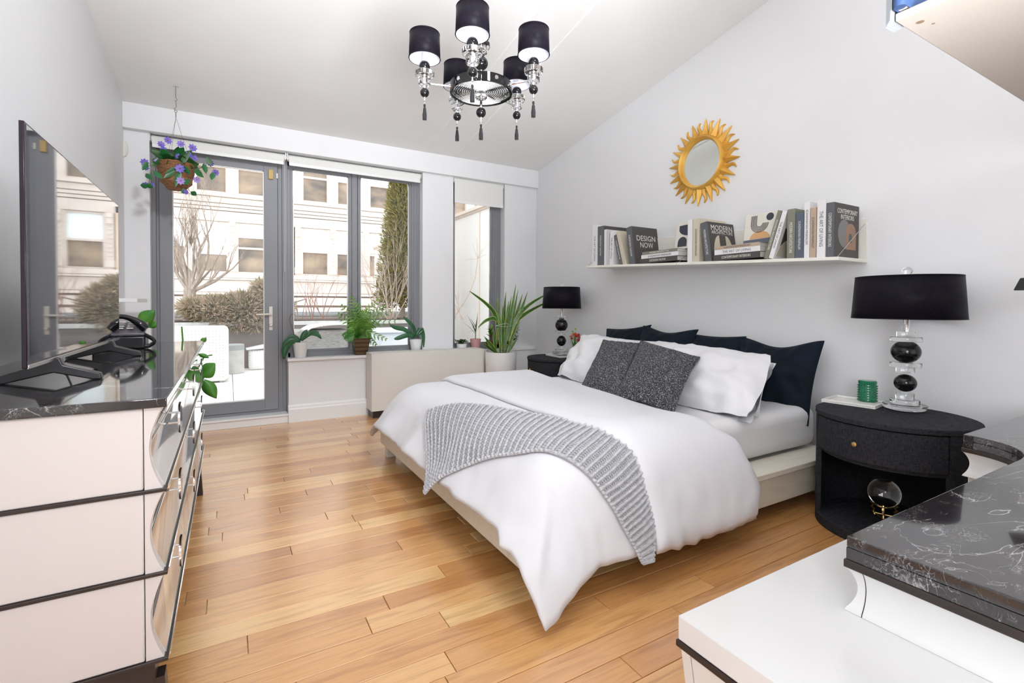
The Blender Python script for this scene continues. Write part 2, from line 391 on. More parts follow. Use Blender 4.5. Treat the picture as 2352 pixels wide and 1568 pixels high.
# window wall, built as pieces around the openings
DX0, DX1, WX1, PX0, PX1 = -.63, .545, 2.03, 2.43, 3.165
ww = MB()
ww.box(XL, DX0, YW, 5.9, 0, 2.84)
ww.box(DX1, WX1, YW-.03, 5.9, 0, .645)
ww.box(WX1, PX0, YW, 5.9, 0, 2.84)
ww.box(PX0, PX1, YW-.03, 5.9, 0, .645)
ww.box(PX1, XR, YW, 5.9, 0, 2.84)
ww.box(PX1, XR, YW-.03, YW, 0, .645)
ww.box(WX1, PX0, YW-.03, YW, 0, .645)
struct(ww.build('wall_window', m_wall, None, smooth=False))
bk = MB(); bk.box(XL, XR, 5.60, 5.9, 2.84, 3.2); struct(bk.build('trim_1', m_wall, None, smooth=False, bev=.004))
sb = MB(); sb.box(DX1-.01, 1.36, 5.605, 5.80, .645, .675); sb.box(1.36, XR-.04, 5.605, 5.80, .645, .675)
struct(sb.build('trim_2', m_trim, None, smooth=False, bev=.004))
for nm, x0, x1 in (('baseboard_window', DX1-.005, XR),):
    q = MB(); q.prism([(5.63, 0), (5.605, 0), (5.605, .135), (5.613, .15), (5.613, .165), (5.622, .178), (5.63, .185)], 0, x0, 1.38); q.prism([(5.63, 0), (5.605, 0), (5.605, .135), (5.613, .15), (5.613, .165), (5.622, .178), (5.63, .185)], 0, 2.7, XR)
    struct(q.build(nm, m_trim, None, smooth=False))
q = MB(); q.prism([(XR, 0), (XR-.02, 0), (XR-.02, .13), (XR-.008, .15), (XR, .16)], 1, YB, 5.63); struct(q.build('baseboard_right', m_trim, None, smooth=False))
q = MB(); q.prism([(XL, 0), (XL+.02, 0), (XL+.02, .13), (XL+.008, .15), (XL, .16)], 1, YB, 5.66); struct(q.build('baseboard_left', m_trim, None, smooth=False))
q = MB(); q.box(XL+.02, DX1-.006, 5.625, 5.9, 0, .075); q.box(XL+.02, DX1-.004, 5.61, 5.79, .075, .095)
struct(q.build('trim_3', m_trim, None, smooth=False, bev=.003))

# door and windows
YF = 5.79
door = thing('door_1', (0, YF, .095), 'tall grey framed glass terrace door with a white lever handle', 'door'); door['kind'] = 'structure'
f = MB(); f.box(DX0, DX0+.035, YF-.03, YF+.07, .095, 2.84); f.box(DX0+.035, DX0+.06, YF-.015, YF+.07, .095, 2.84)
f.box(DX1-.085, DX1-.045, YF-.015, YF+.07, .095, 2.84); f.box(DX1-.045, DX1+.002, YF-.01, YF+.07, .0, .676); f.box(DX0, DX1-.045, YF-.02, YF+.07, .095, .125); f.box(DX0, DX1-.045, YF-.01, YF+.07, 2.735, 2.84)
f.build('door_frame', m_greyframe, door, smooth=False, bev=.003)
gx0, gx1, gz0, gz1 = -.465, .327, .24, 2.64
lf = MB(); lx0, lx1 = DX0+.062, DX1-.088
lf.box(lx0, gx0, YF-.035, YF+.03, .128, 2.733); lf.box(gx1, lx1, YF-.035, YF+.03, .128, 2.733); lf.box(gx0, gx1, YF-.035, YF+.03, .128, gz0); lf.box(gx0, gx1, YF-.035, YF+.03, gz1, 2.733)
leafo = lf.build('door_leaf', m_greyframe, door, smooth=False, bev=.0025)
bx('pane', m_glass, leafo, gx0, gx1, YF-.004, YF+.004, gz0, gz1, bev=0)
bd = MB(); bd.box(gx0, gx0+.008, YF-.03, YF-.006, gz0, gz1); bd.box(gx1-.008, gx1, YF-.03, YF-.006, gz0, gz1); bd.box(gx0, gx1, YF-.03, YF-.006, gz0, gz0+.008); bd.box(gx0, gx1, YF-.03, YF-.006, gz1-.008, gz1)
bd.build('glazing_bead', m_trim, leafo, smooth=False)
hp = at_y(622, 731, YF-.035)
bx('handle_plate', m_whiteplastic, leafo, hp.x-.017, hp.x+.017, YF-.044, YF-.035, hp.z-.125, hp.z+.125, bev=.003)
h = MB(); h.tube([(hp.x, YF-.044, hp.z+.045), (hp.x, YF-.09, hp.z+.045), (hp.x-.03, YF-.095, hp.z+.045), (hp.x-.14, YF-.095, hp.z+.042)], [.01, .01, .01, .007], 10); h.build('door_handle', m_whiteplastic, leafo)
h = MB(); h.lathe([(.016, 0), (.018, .01), (.013, .025), (.001, .027)], 14); 
hh = MB(); hh.add([(hp.x+v[0], YF-.044-v[2], hp.z-.07+v[1]) for v in h.v], h.f); hh.build('lock_knob', m_whiteplastic, leafo)
sn = at_y(622, 401, YF-.035)
tag(bx('alarm_sensor', mat('sensor_beige', (.62, .42, .14), .5), None, sn.x-.022, sn.x+.022, YF-.058, YF-.036, sn.z-.05, sn.z+.05, bev=.004), 'small tan magnetic alarm sensor on the terrace door frame', 'sensor')
tag(bx('alarm_magnet', m_whiteplastic, None, sn.x+.05, sn.x+.066, YF-.052, YF-.036, sn.z-.035, sn.z+.02, bev=.003), 'tiny white alarm magnet beside the tan sensor on the frame', 'sensor')

def window(name, x0, x1, z0, z1, panes, mull):
    wn = thing(name, (0, YF, z0), 'tall grey framed fixed window', 'window'); wn['kind'] = 'structure'
    del wn['label']; del wn['category']
    f = MB(); 
    for a, b in ((x0, panes[0][0]-.03), (panes[-1][1]+.03, x1)): f.box(a, b, YF-.02, YF+.07, z0, z1)
    f.box(x0, x1, YF-.02, YF+.07, z0, panes[0][2]-.03); f.box(x0, x1, YF-.02, YF+.07, panes[0][3]+.03, z1)
    for a, b in mull: f.box(a, b, YF-.028, YF+.07, z0, z1)
    f.build('window_frame', m_greyframe, wn, smooth=False, bev=.003)
    for (a, b, c, d) in panes:
        s_ = MB(); s_.box(a-.03, a, YF-.012, YF+.03, c-.03, d+.03); s_.box(b, b+.03, YF-.012, YF+.03, c-.03, d+.03); s_.box(a-.001, b+.001, YF-.012, YF+.03, c-.03, c); s_.box(a-.001, b+.001, YF-.012, YF+.03, d, d+.03)
        so_ = s_.build('sash', m_greyframe, wn, smooth=False, bev=.002)
        bx('pane', m_glass, so_, a, b, YF+.005, YF+.013, c, d, bev=0)
        q = MB(); q.box(a, a+.006, YF-.008, YF+.004, c, d); q.box(b-.01, b, YF-.008, YF+.004, c, d); q.box(a, b, YF-.008, YF+.004, d-.006, d); q.box(a, b, YF-.008, YF+.004, c, c+.006)
        q.build('glazing_bead', m_steel, so_, smooth=False)
    return wn
window('window_1', DX1-.045, WX1, .675, 2.84, [(.61, 1.185, .755, 2.70), (1.325, 1.90, .755, 2.715)], [(1.225, 1.285), (.50, .555), (1.955, 1.99)])
window('window_2', PX0, PX1, .675, 2.86, [(2.50, 3.015, .755, 2.70)], [(3.07, 3.10)])
# roller blinds
m_blind = mat('blind_fabric', (.80, .80, .77), .8, trans=.0)
def blind(name, x0, x1, z0, z1, label, yf=5.70):
    t = thing(name, (x0, yf, z1), label, 'blind', None)
    q = MB(); q.tube([(x0+.012, yf, z1-.045), (x1-.012, yf, z1-.045)], .034, 16); q.build('roller', m_blind, t)
    bx('fabric', m_blind, t, x0+.02, x1-.025, yf-.036, yf-.034, z0, z1-.04, bev=0)
    bx('hem_bar', m_trim, t, x0+.02, x1-.025, yf-.041, yf-.03, z0-.004, z0+.028, bev=.002)
    for a, b in ((x0+.001, x0+.008), (x1-.01, x1-.003)): MB().prism([(yf-.035, z1-.07), (yf-.025, z1-.085), (yf+.03, z1-.085), (yf+.035, z1-.001), (yf-.045, z1-.001), (yf-.045, z1-.012), (yf-.035, z1-.012)], 0, a, b).build('bracket', m_steel, t, smooth=False)
    q = MB(); q.tube([(x1-.018, yf-.04, z1-.05), (x1-.016, yf-.045, z1-.6), (x1-.02, yf-.04, z1-1.25)], .0015, 5); q.build('chain', m_white, t)
    return t
blind('roller_blind', DX0, .535, 2.715, 2.84, 'white roller blind rolled up above the terrace door')
blind('roller_blind', .54, WX1-.005, 2.715, 2.84, 'wide white roller blind rolled up above the double window')
blind('roller_blind', PX0, PX1+.0, 2.53, 2.86, 'short white roller blind partly lowered over the narrow window')
# corner odds
sd = at_y(290, 343, YW)
q = MB(); q.prism([(sd.x-.03+.045*math.sin(t)**.6 if 0 < t < PI else sd.x-.03, sd.z+.075*math.cos(t)) for t in [PI*i/12 for i in range(13)]], 1, YW-.03, YW)
tag(q.build('motion_detector', m_whiteplastic, None, bev=.006), 'white half-oval motion detector high in the left corner', 'detector')
ws = at_x(315, 688, -.62)
t = thing('wall_shelf', (XL, 5.0, ws.z), 'small white shelf on the left wall behind the television', 'shelf')
bx('board', m_trim, t, XL, -.62, ws.y, ws.y+.55, ws.z-.02, ws.z+.01); bx('bracket', m_steel, t, XL, XL+.05, ws.y+.2, ws.y+.23, ws.z-.06, ws.z-.02)
pn = at_x(272, 575, XL)
t = thing('wall_panel', (XL, 5.3, pn.z), 'slim white framed panel on the left wall near the corner', 'panel')
bx('frame', m_trim, t, XL, XL+.015, 5.2, 5.4, pn.z-.2, pn.z+.19); bx('insert', m_whiteplastic, t, XL+.015, XL+.018, 5.225, 5.375, pn.z-.175, pn.z+.165)

# heater under the windows
t = thing('convector_heater', (2.0, 5.45, 0), 'long cream convector heater cover under the windows', 'heater')
hx0, hx1, hy0, hy1, hz0, hz1 = 1.345, 2.72, 5.36, 5.604, .078, .712
q = MB(); q.box(hx0, hx1, hy0, hy0+.012, hz0, hz1); q.box(hx0, hx0+.012, hy0+.012, hy1, hz0, hz1); q.box(hx1-.012, hx1, hy0+.012, hy1, hz0, hz1); q.box(hx0+.012, hx1-.012, hy0+.012, hy0+.03, hz1-.01, hz1); q.box(hx0+.012, hx1-.012, hy0+.09, hy1, hz1-.01, hz1)
q.build('cover', m_heater, t, smooth=False, bev=.002)
bx('recessed_core', m_dark, t, hx0+.02, hx1-.02, hy0+.03, hy1-.02, .0, .66, bev=0)
for i in range(12):
    xa = hx0+.03+i*.112; 
    if xa < hx1-.03: bx('grille_bar', m_heater, t, xa-.012, xa, hy0+.028, hy0+.092, hz1-.009, hz1-.001, bev=.001)

# ------------------------------------------------------------------ outdoors
m_paver = noisy(mat('pale_paver', (.8, .77, .73), .8), (.76, .72, .68), (.86, .83, .80), 4, 5)
m_stone = noisy(mat('facade_stone', (.84, .72, .62), .85), (.58, .47, .40), (.66, .55, .47), 3, 5)
m_stonelt = noisy(mat('facade_stone_light', (.9, .82, .74), .8), (.66, .57, .51), (.72, .63, .57), 3, 4)
def brickm():
    m = mat('pale_brick', (.75, .58, .46), .85); v = coords(m, rot=(R(90), 0, 0)); b = N(m, 'ShaderNodeTexBrick'); b.inputs['Scale'].default_value = 7
    b.inputs['Color1'].default_value = (.66, .48, .36, 1); b.inputs['Color2'].default_value = (.72, .55, .42, 1); b.inputs['Mortar'].default_value = (.78, .66, .56, 1); b.inputs['Mortar Size'].default_value = .012
    L(m, v, b.inputs['Vector']); L(m, b.outputs[0], BS(m).inputs['Base Color']); return m
m_brick = brickm()
m_winint = noisy(mat('office_interior', (.2, .15, .11), .35, spec=.6), (.10, .08, .07), (.42, .30, .20), 1.1, 4, 0, (1, 1, 1.6))
m_blindout = mat('office_blind', (.9, .95, .97), .8)
m_bark = noisy(mat('pale_bark', (.42, .33, .28), .9), (.27, .21, .17), (.44, .35, .29), 30, 4, .5, (1, 1, .3))
m_twig = mat('red_twig', (.40, .20, .16), .85)
m_twigpale = mat('pale_twig', (.44, .34, .28), .85)
m_juniper = noisy(mat('juniper', (.42, .34, .22), .9), (.20, .18, .09), (.50, .37, .27), 6, 4)
m_arbor = noisy(mat('arborvitae', (.30, .25, .06), .9), (.12, .12, .02), (.36, .29, .07), 8, 4)
m_rattan = noisy(mat('white_rattan', (.85, .84, .82), .6), (.80, .79, .77), (.88, .87, .86), 30, 2)
def rattan(m):
    v = coords(m, scale=(1, 1, 1)); vo = N(m, 'ShaderNodeTexVoronoi'); vo.inputs['Scale'].default_value = 24; vo.inputs['Randomness'].default_value = .15; L(m, v, vo.inputs['Vector'])
    r = ramp(m, [(.22, (.55, .53, .52)), (.34, (.86, .85, .84))]); L(m, vo.outputs[0], r.inputs[0]); L(m, r.outputs[0], BS(m).inputs['Base Color'])
    b = N(m, 'ShaderNodeBump'); b.inputs['Distance'].default_value = .01; L(m, vo.outputs[0], b.inputs['Height']); L(m, b.outputs[0], BS(m).inputs['Normal'])
rattan(m_rattan)
m_greyrattan = noisy(mat('grey_rattan', (.3, .28, .27), .8), (.22, .21, .2), (.42, .4, .38), 40, 3, .6, (.4, 1, 3))
m_concrete = noisy(mat('concrete', (.55, .54, .52), .8), (.5, .49, .47), (.62, .61, .59), 8, 4)
m_greycoping = mat('grey_coping', (.36, .37, .38), .6)
TZ = .10
te = struct(bx('terrace_floor', m_concrete, None, -9, 7.5, 5.91, 13.2, -.25, TZ-.03, bev=0))
for i in range(-4, 7):
    for j in range(0, 7):
        x0, y0 = .048+i*.62, 5.95+j*.62+.38*0
        y0 = 5.74+.0+ (j)*.62+.22
        bx('paver', m_paver, te, x0+.004, x0+.616, y0+.004, y0+.616, TZ-.03, TZ+random.uniform(-.001, .001), bev=.003)
# building across
FY = 20.
fa = thing('building', (0, FY, -6), 'pale stone office building with sash windows seen beyond the terrace', 'building')
q = MB(); q.box(-22, 26, FY+.21, FY+.8, -6, 14); q.build('wall', m_stone, fa, smooth=False)
bays = [-2.24-4.64*2, -2.24-4.64, -2.24, 2.40, 7.04, 11.68]
br = MB(); fr = MB()
for b0 in bays:
    br.box(b0-.85, b0-.27, FY-.02, FY+.36, 1.15, 4.35)
br.build('brick_pier', m_brick, fa, smooth=False)
q = MB()
def band(z0, z1, out): q.box(-20, 24, FY-out, FY+.36, z0, z1)
band(4.14, 4.50, .02); band(4.52, 4.62, .06); band(4.635, 4.745, .10); band(4.76, 4.96, .14); band(4.97, 5.06, .24); band(5.06, 5.13, .06)
band(2.16, 2.33, .10); band(2.09, 2.15, .16); band(1.66, 2.08, .0); band(1.56, 1.65, .10); band(1.2, 1.5, .02); band(.4, 1.12, .1); band(7.2, 8.0, .1)
q.build('cornice', m_stonelt, fa, smooth=False, bev=.012)
pil = MB()
for b0 in bays:
    for k in range(4):
        xc = b0-.13+k*1.252 if k else b0-.13
        pil.box(xc-.10, xc+.10, FY-.03, FY+.36, 2.33, 4.14); pil.box(xc-.085, xc+.085, FY-.16, FY-.03, 3.98, 4.12); pil.box(xc-.07, xc+.07, FY-.12, FY-.03, 3.78, 3.98)
        for z in np.arange(2.75, 3.75, .14): pil.box(xc-.055, xc+.055, FY-.07, FY-.03, z, z+.06)
        pil.box(xc-.12, xc+.12, FY-.08, FY-.03, 2.4, 2.62)
        xu = xc; pil.box(xu-.2, xu+.2, FY-.02, FY+.36, 5.13, 7.2)
pil.build('pilaster', m_stonelt, fa, smooth=False)
blz = [2.95, 3.3, 2.98, 3.62, 3.27, 3.27, 3.0, 3.4]
cnt = 0
for bi, b0 in enumerate(bays):
    for k in range(3):
        x0 = b0+k*1.252; x1 = x0+.99
        for (z0, z1, mid) in ((2.34, 4.13, 3.25), (5.13, 7.1, 6.07)):
            f_ = MB(); e = .055
            f_.box(x0-.06, x0+e, FY+.02, FY+.2, z0, z1); f_.box(x1-e, x1+.06, FY+.02, FY+.2, z0, z1); f_.box(x0, x1, FY+.05, FY+.2, z0, z0+e); f_.box(x0, x1, FY+.05, FY+.2, z1-e, z1); f_.box(x0, x1, FY+.06, FY+.17, mid-.04, mid+.03)
            wo = f_.build('window', m_stonelt, fa, smooth=False)
            bx('pane', m_winint, wo, x0+e, x1-e, FY+.16, FY+.19, z0+e, z1-e, bev=0)
            bz = {(2, 0): 3.27, (2, 1): 2.98, (2, 2): 3.62, (3, 0): 3.27, (3, 1): 3.27, (3, 2): 3.3}.get((bi, k), blz[(bi*3+k) % 8]) if z0 < 5 else (6.1 if (bi+k) % 3 else 6.4)
            if z0 < 5 or 1: bx('blind', m_blindout, wo, x0+e, x1-e, FY+.12, FY+.15, bz, z1-e, bev=0)
            cnt += 1
# street-side ground beyond, parapet and side wall
struct(bx('street', m_concrete, None, -30, 34, 13.2, 21, -6.2, -6, bev=0))
pa = MB(); pa.box(-9, 4.9, 12.3, 12.5, -.2, 1.02)
for xx in (-4.2, -1.2, 1.35, 2.9): pa.box(xx, xx+.9, 12.15, 12.3, -.2, .98)
po = pa.build('parapet', m_stonelt, None, smooth=False); tag(po, 'pale terrace parapet with grey coping before the building', 'parapet', kind='structure')
bx('coping', m_greycoping, po, -9, 4.9, 12.2, 12.56, 1.02, 1.07); 
for xx in (-4.2, -1.2, 1.35, 2.9): bx('coping', m_greycoping, po, xx-.04, xx+.94, 12.08, 12.3, .98, 1.03)
sw = struct(bx('wall_side', mat('pale_stucco', (.74, .71, .69), .9), None, 5.0, 5.2, 5.92, 19.5, -.2, 3.45, bev=0))
bx('coping', m_stonelt, sw, 4.93, 5.2, 5.92, 19.5, 3.45, 3.52, bev=0); bx('coping', m_stone, sw, 4.97, 5.2, 5.92, 19.5, 3.40, 3.45, bev=0)
bx('downpipe', m_stone, sw, 4.985, 5.0, 10.08, 10.11, 0, 3.4, bev=0)
# planter
pl = thing('planter', (-1, 10.4, TZ), 'long dark grey planter along the terrace edge under the juniper', 'planter')
bx('box', mat('planter_grey', (.2, .17, .16), .8), pl, -4.5, 3.9, 9.95, 11.3, TZ, .86); bx('rim', m_concrete, pl, -4.55, 3.95, 9.9, 11.35, .86, .93)
bx('soil', m_soil, pl, -4.45, 3.85, 10.0, 11.25, .93, .945, bev=0)
def branchy(mb, p, d, length, r, depth, rnd, spread=.6, upw=.12, kids=(2, 4), taper=.62):
    p = Vector(p); d = Vector(d).normalized(); pts = [p.copy()]; rad = [r]; n = 3
    for i in range(n):
        d = (d+Vector((rnd.uniform(-1, 1), rnd.uniform(-1, 1), rnd.uniform(-.6, 1)))*.16+Vector((0, 0, upw))).normalized()
        p = p+d*length/n; pts.append(p.copy()); rad.append(r*(1-.45*(i+1)/n))
    mb.tube(pts, rad, 4 if depth < 3 else 6)
    if depth <= 0: return
    for k in range(rnd.randint(*kids)):
        i = rnd.choice([1, 2, 3, 3]); nd = (d+Vector((rnd.uniform(-1, 1), rnd.uniform(-1, 1), rnd.uniform(-.3, .9)))*spread).normalized()
        branchy(mb, pts[i], nd, length*rnd.uniform(.5, .85), rad[i]*taper, depth-1, rnd, spread, upw, kids, taper)
rnd = random.Random(5)
tb = at_y(437, 737, 10.4)
tr = thing('bare_tree', (tb.x, 10.4, .945), 'bare tree with thick pale trunk left in the door glass', 'tree')
q = MB(); top = at_y(436, 664, 10.4); q.tube([(tb.x, 10.4, .945), (tb.x-.01, 10.4, 1.25), (top.x, 10.4, top.z)], [.115, .10, .095], 10); q.build('trunk', m_bark, tr)
q = MB()
for dx, dz, ln, r in ((-.7, .7, .9, .04), (.15, 1, 1.15, .05), (.5, .9, 1.2, .05), (.9, .45, 1.1, .038), (-.2, 1, .9, .035), (.75, .75, .9, .03), (.3, 1, 1.3, .04), (-.4, .9, 1., .03)):
    branchy(q, (top.x, 10.4, top.z-.05), (dx, rnd.uniform(-.3, .3), dz), ln*.62, r, 4, rnd, .5, .10, (2, 4), .7)
q.build('branches', m_bark, tr)
def sprays(mb, c, rad, n, ln, wd, rnd, shell=.55, upw=.3, flat=1.):
    for i in range(n):
        u, v = rnd.uniform(0, 2*PI), math.acos(rnd.uniform(-.75, 1)); d = Vector((math.sin(v)*math.cos(u), math.sin(v)*math.sin(u), math.cos(v)))
        k = rnd.uniform(shell, 1); p = Vector((c[0]+d.x*rad[0]*k, c[1]+d.y*rad[1]*k, c[2]+d.z*rad[2]*k))
        dd = (d+Vector((rnd.uniform(-.5, .5), rnd.uniform(-.5, .5), upw+rnd.uniform(-.3, .3)))).normalized()
        l = ln*rnd.uniform(.6, 1.3); s1 = dd.orthogonal().normalized()*wd; s2 = dd.cross(s1).normalized()*wd*flat
        mid = p+dd*l*.4; tip = p+dd*l+Vector((0, 0, -.1*l))
        mb.add([p, mid+s1, mid+s2, mid-s1, mid-s2, tip], [(0, 1, 2), (0, 2, 3), (0, 3, 4), (0, 4, 1), (5, 2, 1), (5, 3, 2), (5, 4, 3), (5, 1, 4)])
ju = thing('juniper_bush', (.35, 10.3, .93), 'spreading tan green juniper bush seen through the door', 'bush')
q = MB(); 
for i in range(6): q.tube([(.3, 10.5, .93), (.3+random.uniform(-.5, .6), 10.4, 1.2), (.3+random.uniform(-.9, 1.1), 10.3, 1.35)], [.03, .02, .01], 5)
q.build('stems', m_bark, ju)
q = MB(); jc = at_y(525, 722, 10.2)
for ox, oz, rx, rz, n in ((-.25, .05, .55, .27, 700), (.35, .08, .6, .32, 800), (.9, .12, .5, .4, 600), (.1, -.12, .5, .22, 400), (.75, .45, .25, .2, 120), (-.7, .12, .3, .15, 160), (.6, -.15, .5, .22, 350)):
    sprays(q, (jc.x+ox*.75, 10.2, jc.z+oz), (rx*.8, .45, rz), n*6, .12, .0115, rnd, .3, .35)
jf = q.build('foliage', m_juniper, ju, smooth=False); jf['kind'] = 'stuff'
ab = thing('arborvitae_tree', (at_y(905, 700, 11.).x, 11., .93), 'tall olive green conifer behind the right pane of the double window', 'tree')
q = MB()
for i in range(30):
    k = i/29; pz = 1.3+k*4.4; rr = .08+.52*(1-k)**.8; c = at_y(905+k*10, 600, 11.)
    sprays(q, (c.x+.16, 11., pz), (rr, rr, .24), 950, .11, .018, rnd, .35, .8, .5)
af = q.build('foliage', m_arbor, ab, smooth=False); af['kind'] = 'stuff'
q = MB(); q.tube([(ab.location.x+.2, 11, .93), (ab.location.x+.2, 11, 3.6)], [.06, .03], 6); q.build('trunk', m_bark, ab)
def shrub(name, px, py, Y, n, ln, label, m_, dep=3, sp=.5, cat='shrub'):
    b = at_y(px, py, Y); t = thing(name, (b.x, Y, .94), label, cat); q = MB()
    for i in range(n): branchy(q, (b.x+rnd.uniform(-.15, .15), Y, .94), (rnd.uniform(-.6, .6), rnd.uniform(-.2, .3), 1), ln*rnd.uniform(.7, 1.1), .010, dep, rnd, sp, .05, (2, 3), .75)
    q.build('branches', m_, t); return t
shrub('bare_shrub', 905, 750, 10.1, 10, 1.1, 'tangle of bare pale branches before the conifer', m_twigpale)
shrub('bare_shrub', 860, 750, 10.5, 6, .9, 'bare pale branching shrub left of the conifer', m_twigpale)
shrub('bare_shrub', 730, 760, 10.6, 6, .55, 'thin reddish bare shrub in the left pane of the double window', m_twig)
shrub('bare_shrub', 685, 760, 10.3, 4, .4, 'small reddish twigs at the far left of the double window', m_twig, 2)
shrub('bare_shrub', 1052, 800, 9.2, 3, .5, 'bare thin twiggy shrub in the narrow window', m_twigpale, 2, .4)
# one long bare branch in the narrow window
a = [at_y(x, y, 9.3) for x, y in ((1045, 725), (1062, 700), (1080, 670), (1092, 635), (1097, 595), (1095, 545))]
t = thing('sapling', (a[0].x, 9.3, a[0].z-.9), 'single long curving bare sapling in the narrow window', 'sapling')
q = MB(); q.tube([(a[0].x-.25, 9.3, TZ)] + a, [.014, .012, .011, .010, .008, .006, .003], 5)
for b_ in (at_y(1067, 598, 9.3), at_y(1117, 585, 9.3), at_y(1085, 560, 9.3), at_y(1108, 570, 9.3), at_y(1120, 560, 9.3)): q.tube([a[4], (a[4]+b_)/2+Vector((0, 0, .02)), b_], [.004, .003, .002], 4)
q.build('stem', m_twigpale, t)
# terrace furniture
def rbox(name, m, parent, x0, x1, y0, y1, z0, z1, b): return MB().box(x0, x1, y0, y1, z0, z1).build(name, m, parent, bev=b, seg=4)
t = thing('rattan_sofa', (-.7, 8.4, TZ), 'white woven rattan sofa back seen through the door', 'sofa')
rbox('backrest', m_rattan, t, -1.5, .0, 8.24, 8.46, TZ+.02, .93, .07); rbox('armrest', m_rattan, t, -.22, .0, 8.46, 9.1, TZ+.02, .72, .06); rbox('seat', m_rattan, t, -1.5, -.22, 8.46, 9.1, TZ+.12, .5, .05)
for sx in (-1.4, -.1): bx('foot', m_greycoping, t, sx-.02, sx+.02, 8.3, 8.34, TZ, TZ+.04)
t = thing('concrete_stool', (.06, 9.33, TZ), 'round concrete side table with darker top band next to the rattan sofa', 'stool')
q = MB(); q.lathe([(.155, 0), (.165, .01), (.165, .385)], 32, (.06, 9.33, TZ)); q.build('base', m_concrete, t)
q = MB(); q.lathe([(.168, .385), (.168, .47), (.16, .48), (.0001, .48)], 32, (.06, 9.33, TZ)); q.build('top', m_greycoping, t)
t = thing('chaise', (.8, 9.4, TZ), 'low white chaise with woven base behind the concrete stool', 'lounge chair')
rbox('base', m_rattan, t, .30, 1.6, 9.55, 10.0-.15, TZ, .45, .05)
q = MB(); q.prism([(.26, .47), (.9, .60), (1.6, .55), (1.6, .48), (1.0, .50), (.26, .45)], 1, 9.53, 9.88); q.build('cushion', m_duvet, t, bev=.02)
t = thing('rattan_armchair', (1.2, 7.5, TZ), 'grey woven armchair with a white blanket outside the double window', 'armchair')
rbox('body', m_greyrattan, t, .80, 1.58, 7.35, 8.0, TZ, .88, .05)
q = MB(); P = []
for i in range(9):
    P.append([(.93+.62*j/8+.02*math.sin(i), 7.33+.65*i/8, .885+.055*math.sin(PI*j/8)**.4+.05*j/8) for j in range(9)])
q.grid(P); q.build('blanket', m_rattan, t, solid=.02)
t = thing('covered_table', (2.5, 8, TZ), 'white covered garden table outside right of the palm', 'table')
rbox('cover', mat('white_cover', (.82, .86, .92), .6), t, 2.05, 2.95, 7.7, 8.6, TZ, .80, .06)
rbox('top', mat('white_cover', (.82, .86, .92), .6), t, 1.98, 3.02, 7.63, 8.67, .80, .84, .02)

# ------------------------------------------------------------------ dresser (left)
DT = .99
dr = thing('dresser', (-.5, 2.9, 0), 'long cream lacquer dresser with black marble top carrying the television', 'dresser')
dx0, dx1, dy0, dy1 = -.80, -.153, 1.655, 4.05
q = MB(); q.box(dx0-.01, dx1+.004, dy0-.012, dy1+.01, DT-.026, DT); q.build('marble_top', m_marble, dr, bev=.003)
def concave(xf, z0, z1, dep, n=12): return [(xf-dep*math.sin(PI*i/n)**.9 if 0 < i < n else xf, z0+(z1-z0)*i/n) for i in range(n+1)]
tiers = [(.738, .962), (.505, .727), (.262, .494)]
for ti, (z0, z1) in enumerate(tiers):
    bx('side_panel', m_sidepanel, dr, dx0, dx1-.0515, dy0, dy0+.02, z0, z1, bev=.004)
    pr = concave(dx1-.008, z0, z1, .03)
    MB().prism([(dx1-.049, z0)]+pr+[(dx1-.049, z1)], 1, dy0+.001, dy0+.022).build('corner_stile', m_sidepanel, dr)
    bx('carcase', m_dark, dr, dx0, dx1-.06, dy0+.023, dy1, z0-.012, z1, bev=0)
    for k in range(3):
        a = dy0+.023+k*(dy1-dy0-.03)/3; b = a+(dy1-dy0-.03)/3-.004
        pr = concave(dx1-.004, z0, z1, .032)
        do = MB().prism([(dx1-.058, z0)]+pr+[(dx1-.058, z1)], 1, a, b).build('drawer', m_silverfront, dr)
        yc = (a+b)/2; zc_ = (z0+z1)/2; hx = dx1-.034
        hd = MB()
        for s_ in (-1, 1):
            hd.tube([(hx, yc+s_*.012, zc_+s_*.016), (hx+.035, yc+s_*.012, zc_+s_*.016)], .0035, 8)
        # two half-moon plates
        for s_ in (-1, 1):
            arc = [(yc+s_*.004+s_*.044*math.cos(-PI/2+PI*i/10), zc_+s_*0.0+.054*math.sin(-PI/2+PI*i/10)) for i in range(11)]
            hd.prism(arc if s_ > 0 else arc[::-1], 0, hx+.034, hx+.041)
        hd.build('handle', m_chrome, do)
for z in (.7275, .4945, .251):
    bx('dark_strip', m_dark, dr, dx0, dx1+.002, dy0-.006, dy1+.004, z, z+.0105, bev=.002)
    bx('chrome_edge', m_chrome, dr, dx1+.002, dx1+.005, dy0+.02, dy1, z+.001, z+.0095, bev=0)
bx('plinth', m_dark, dr, dx0, dx1-.03, dy0+.01, dy1-.01, .19, .251)
for xx in (dx0+.03, dx1-.06):
    for yy in (dy0+.03, dy1-.3):
        MB().prism([(xx, .19), (xx+.05, .19), (xx+.062, .0), (xx+.03, .0)], 1, yy, yy+.05).build('leg', m_dark, dr)

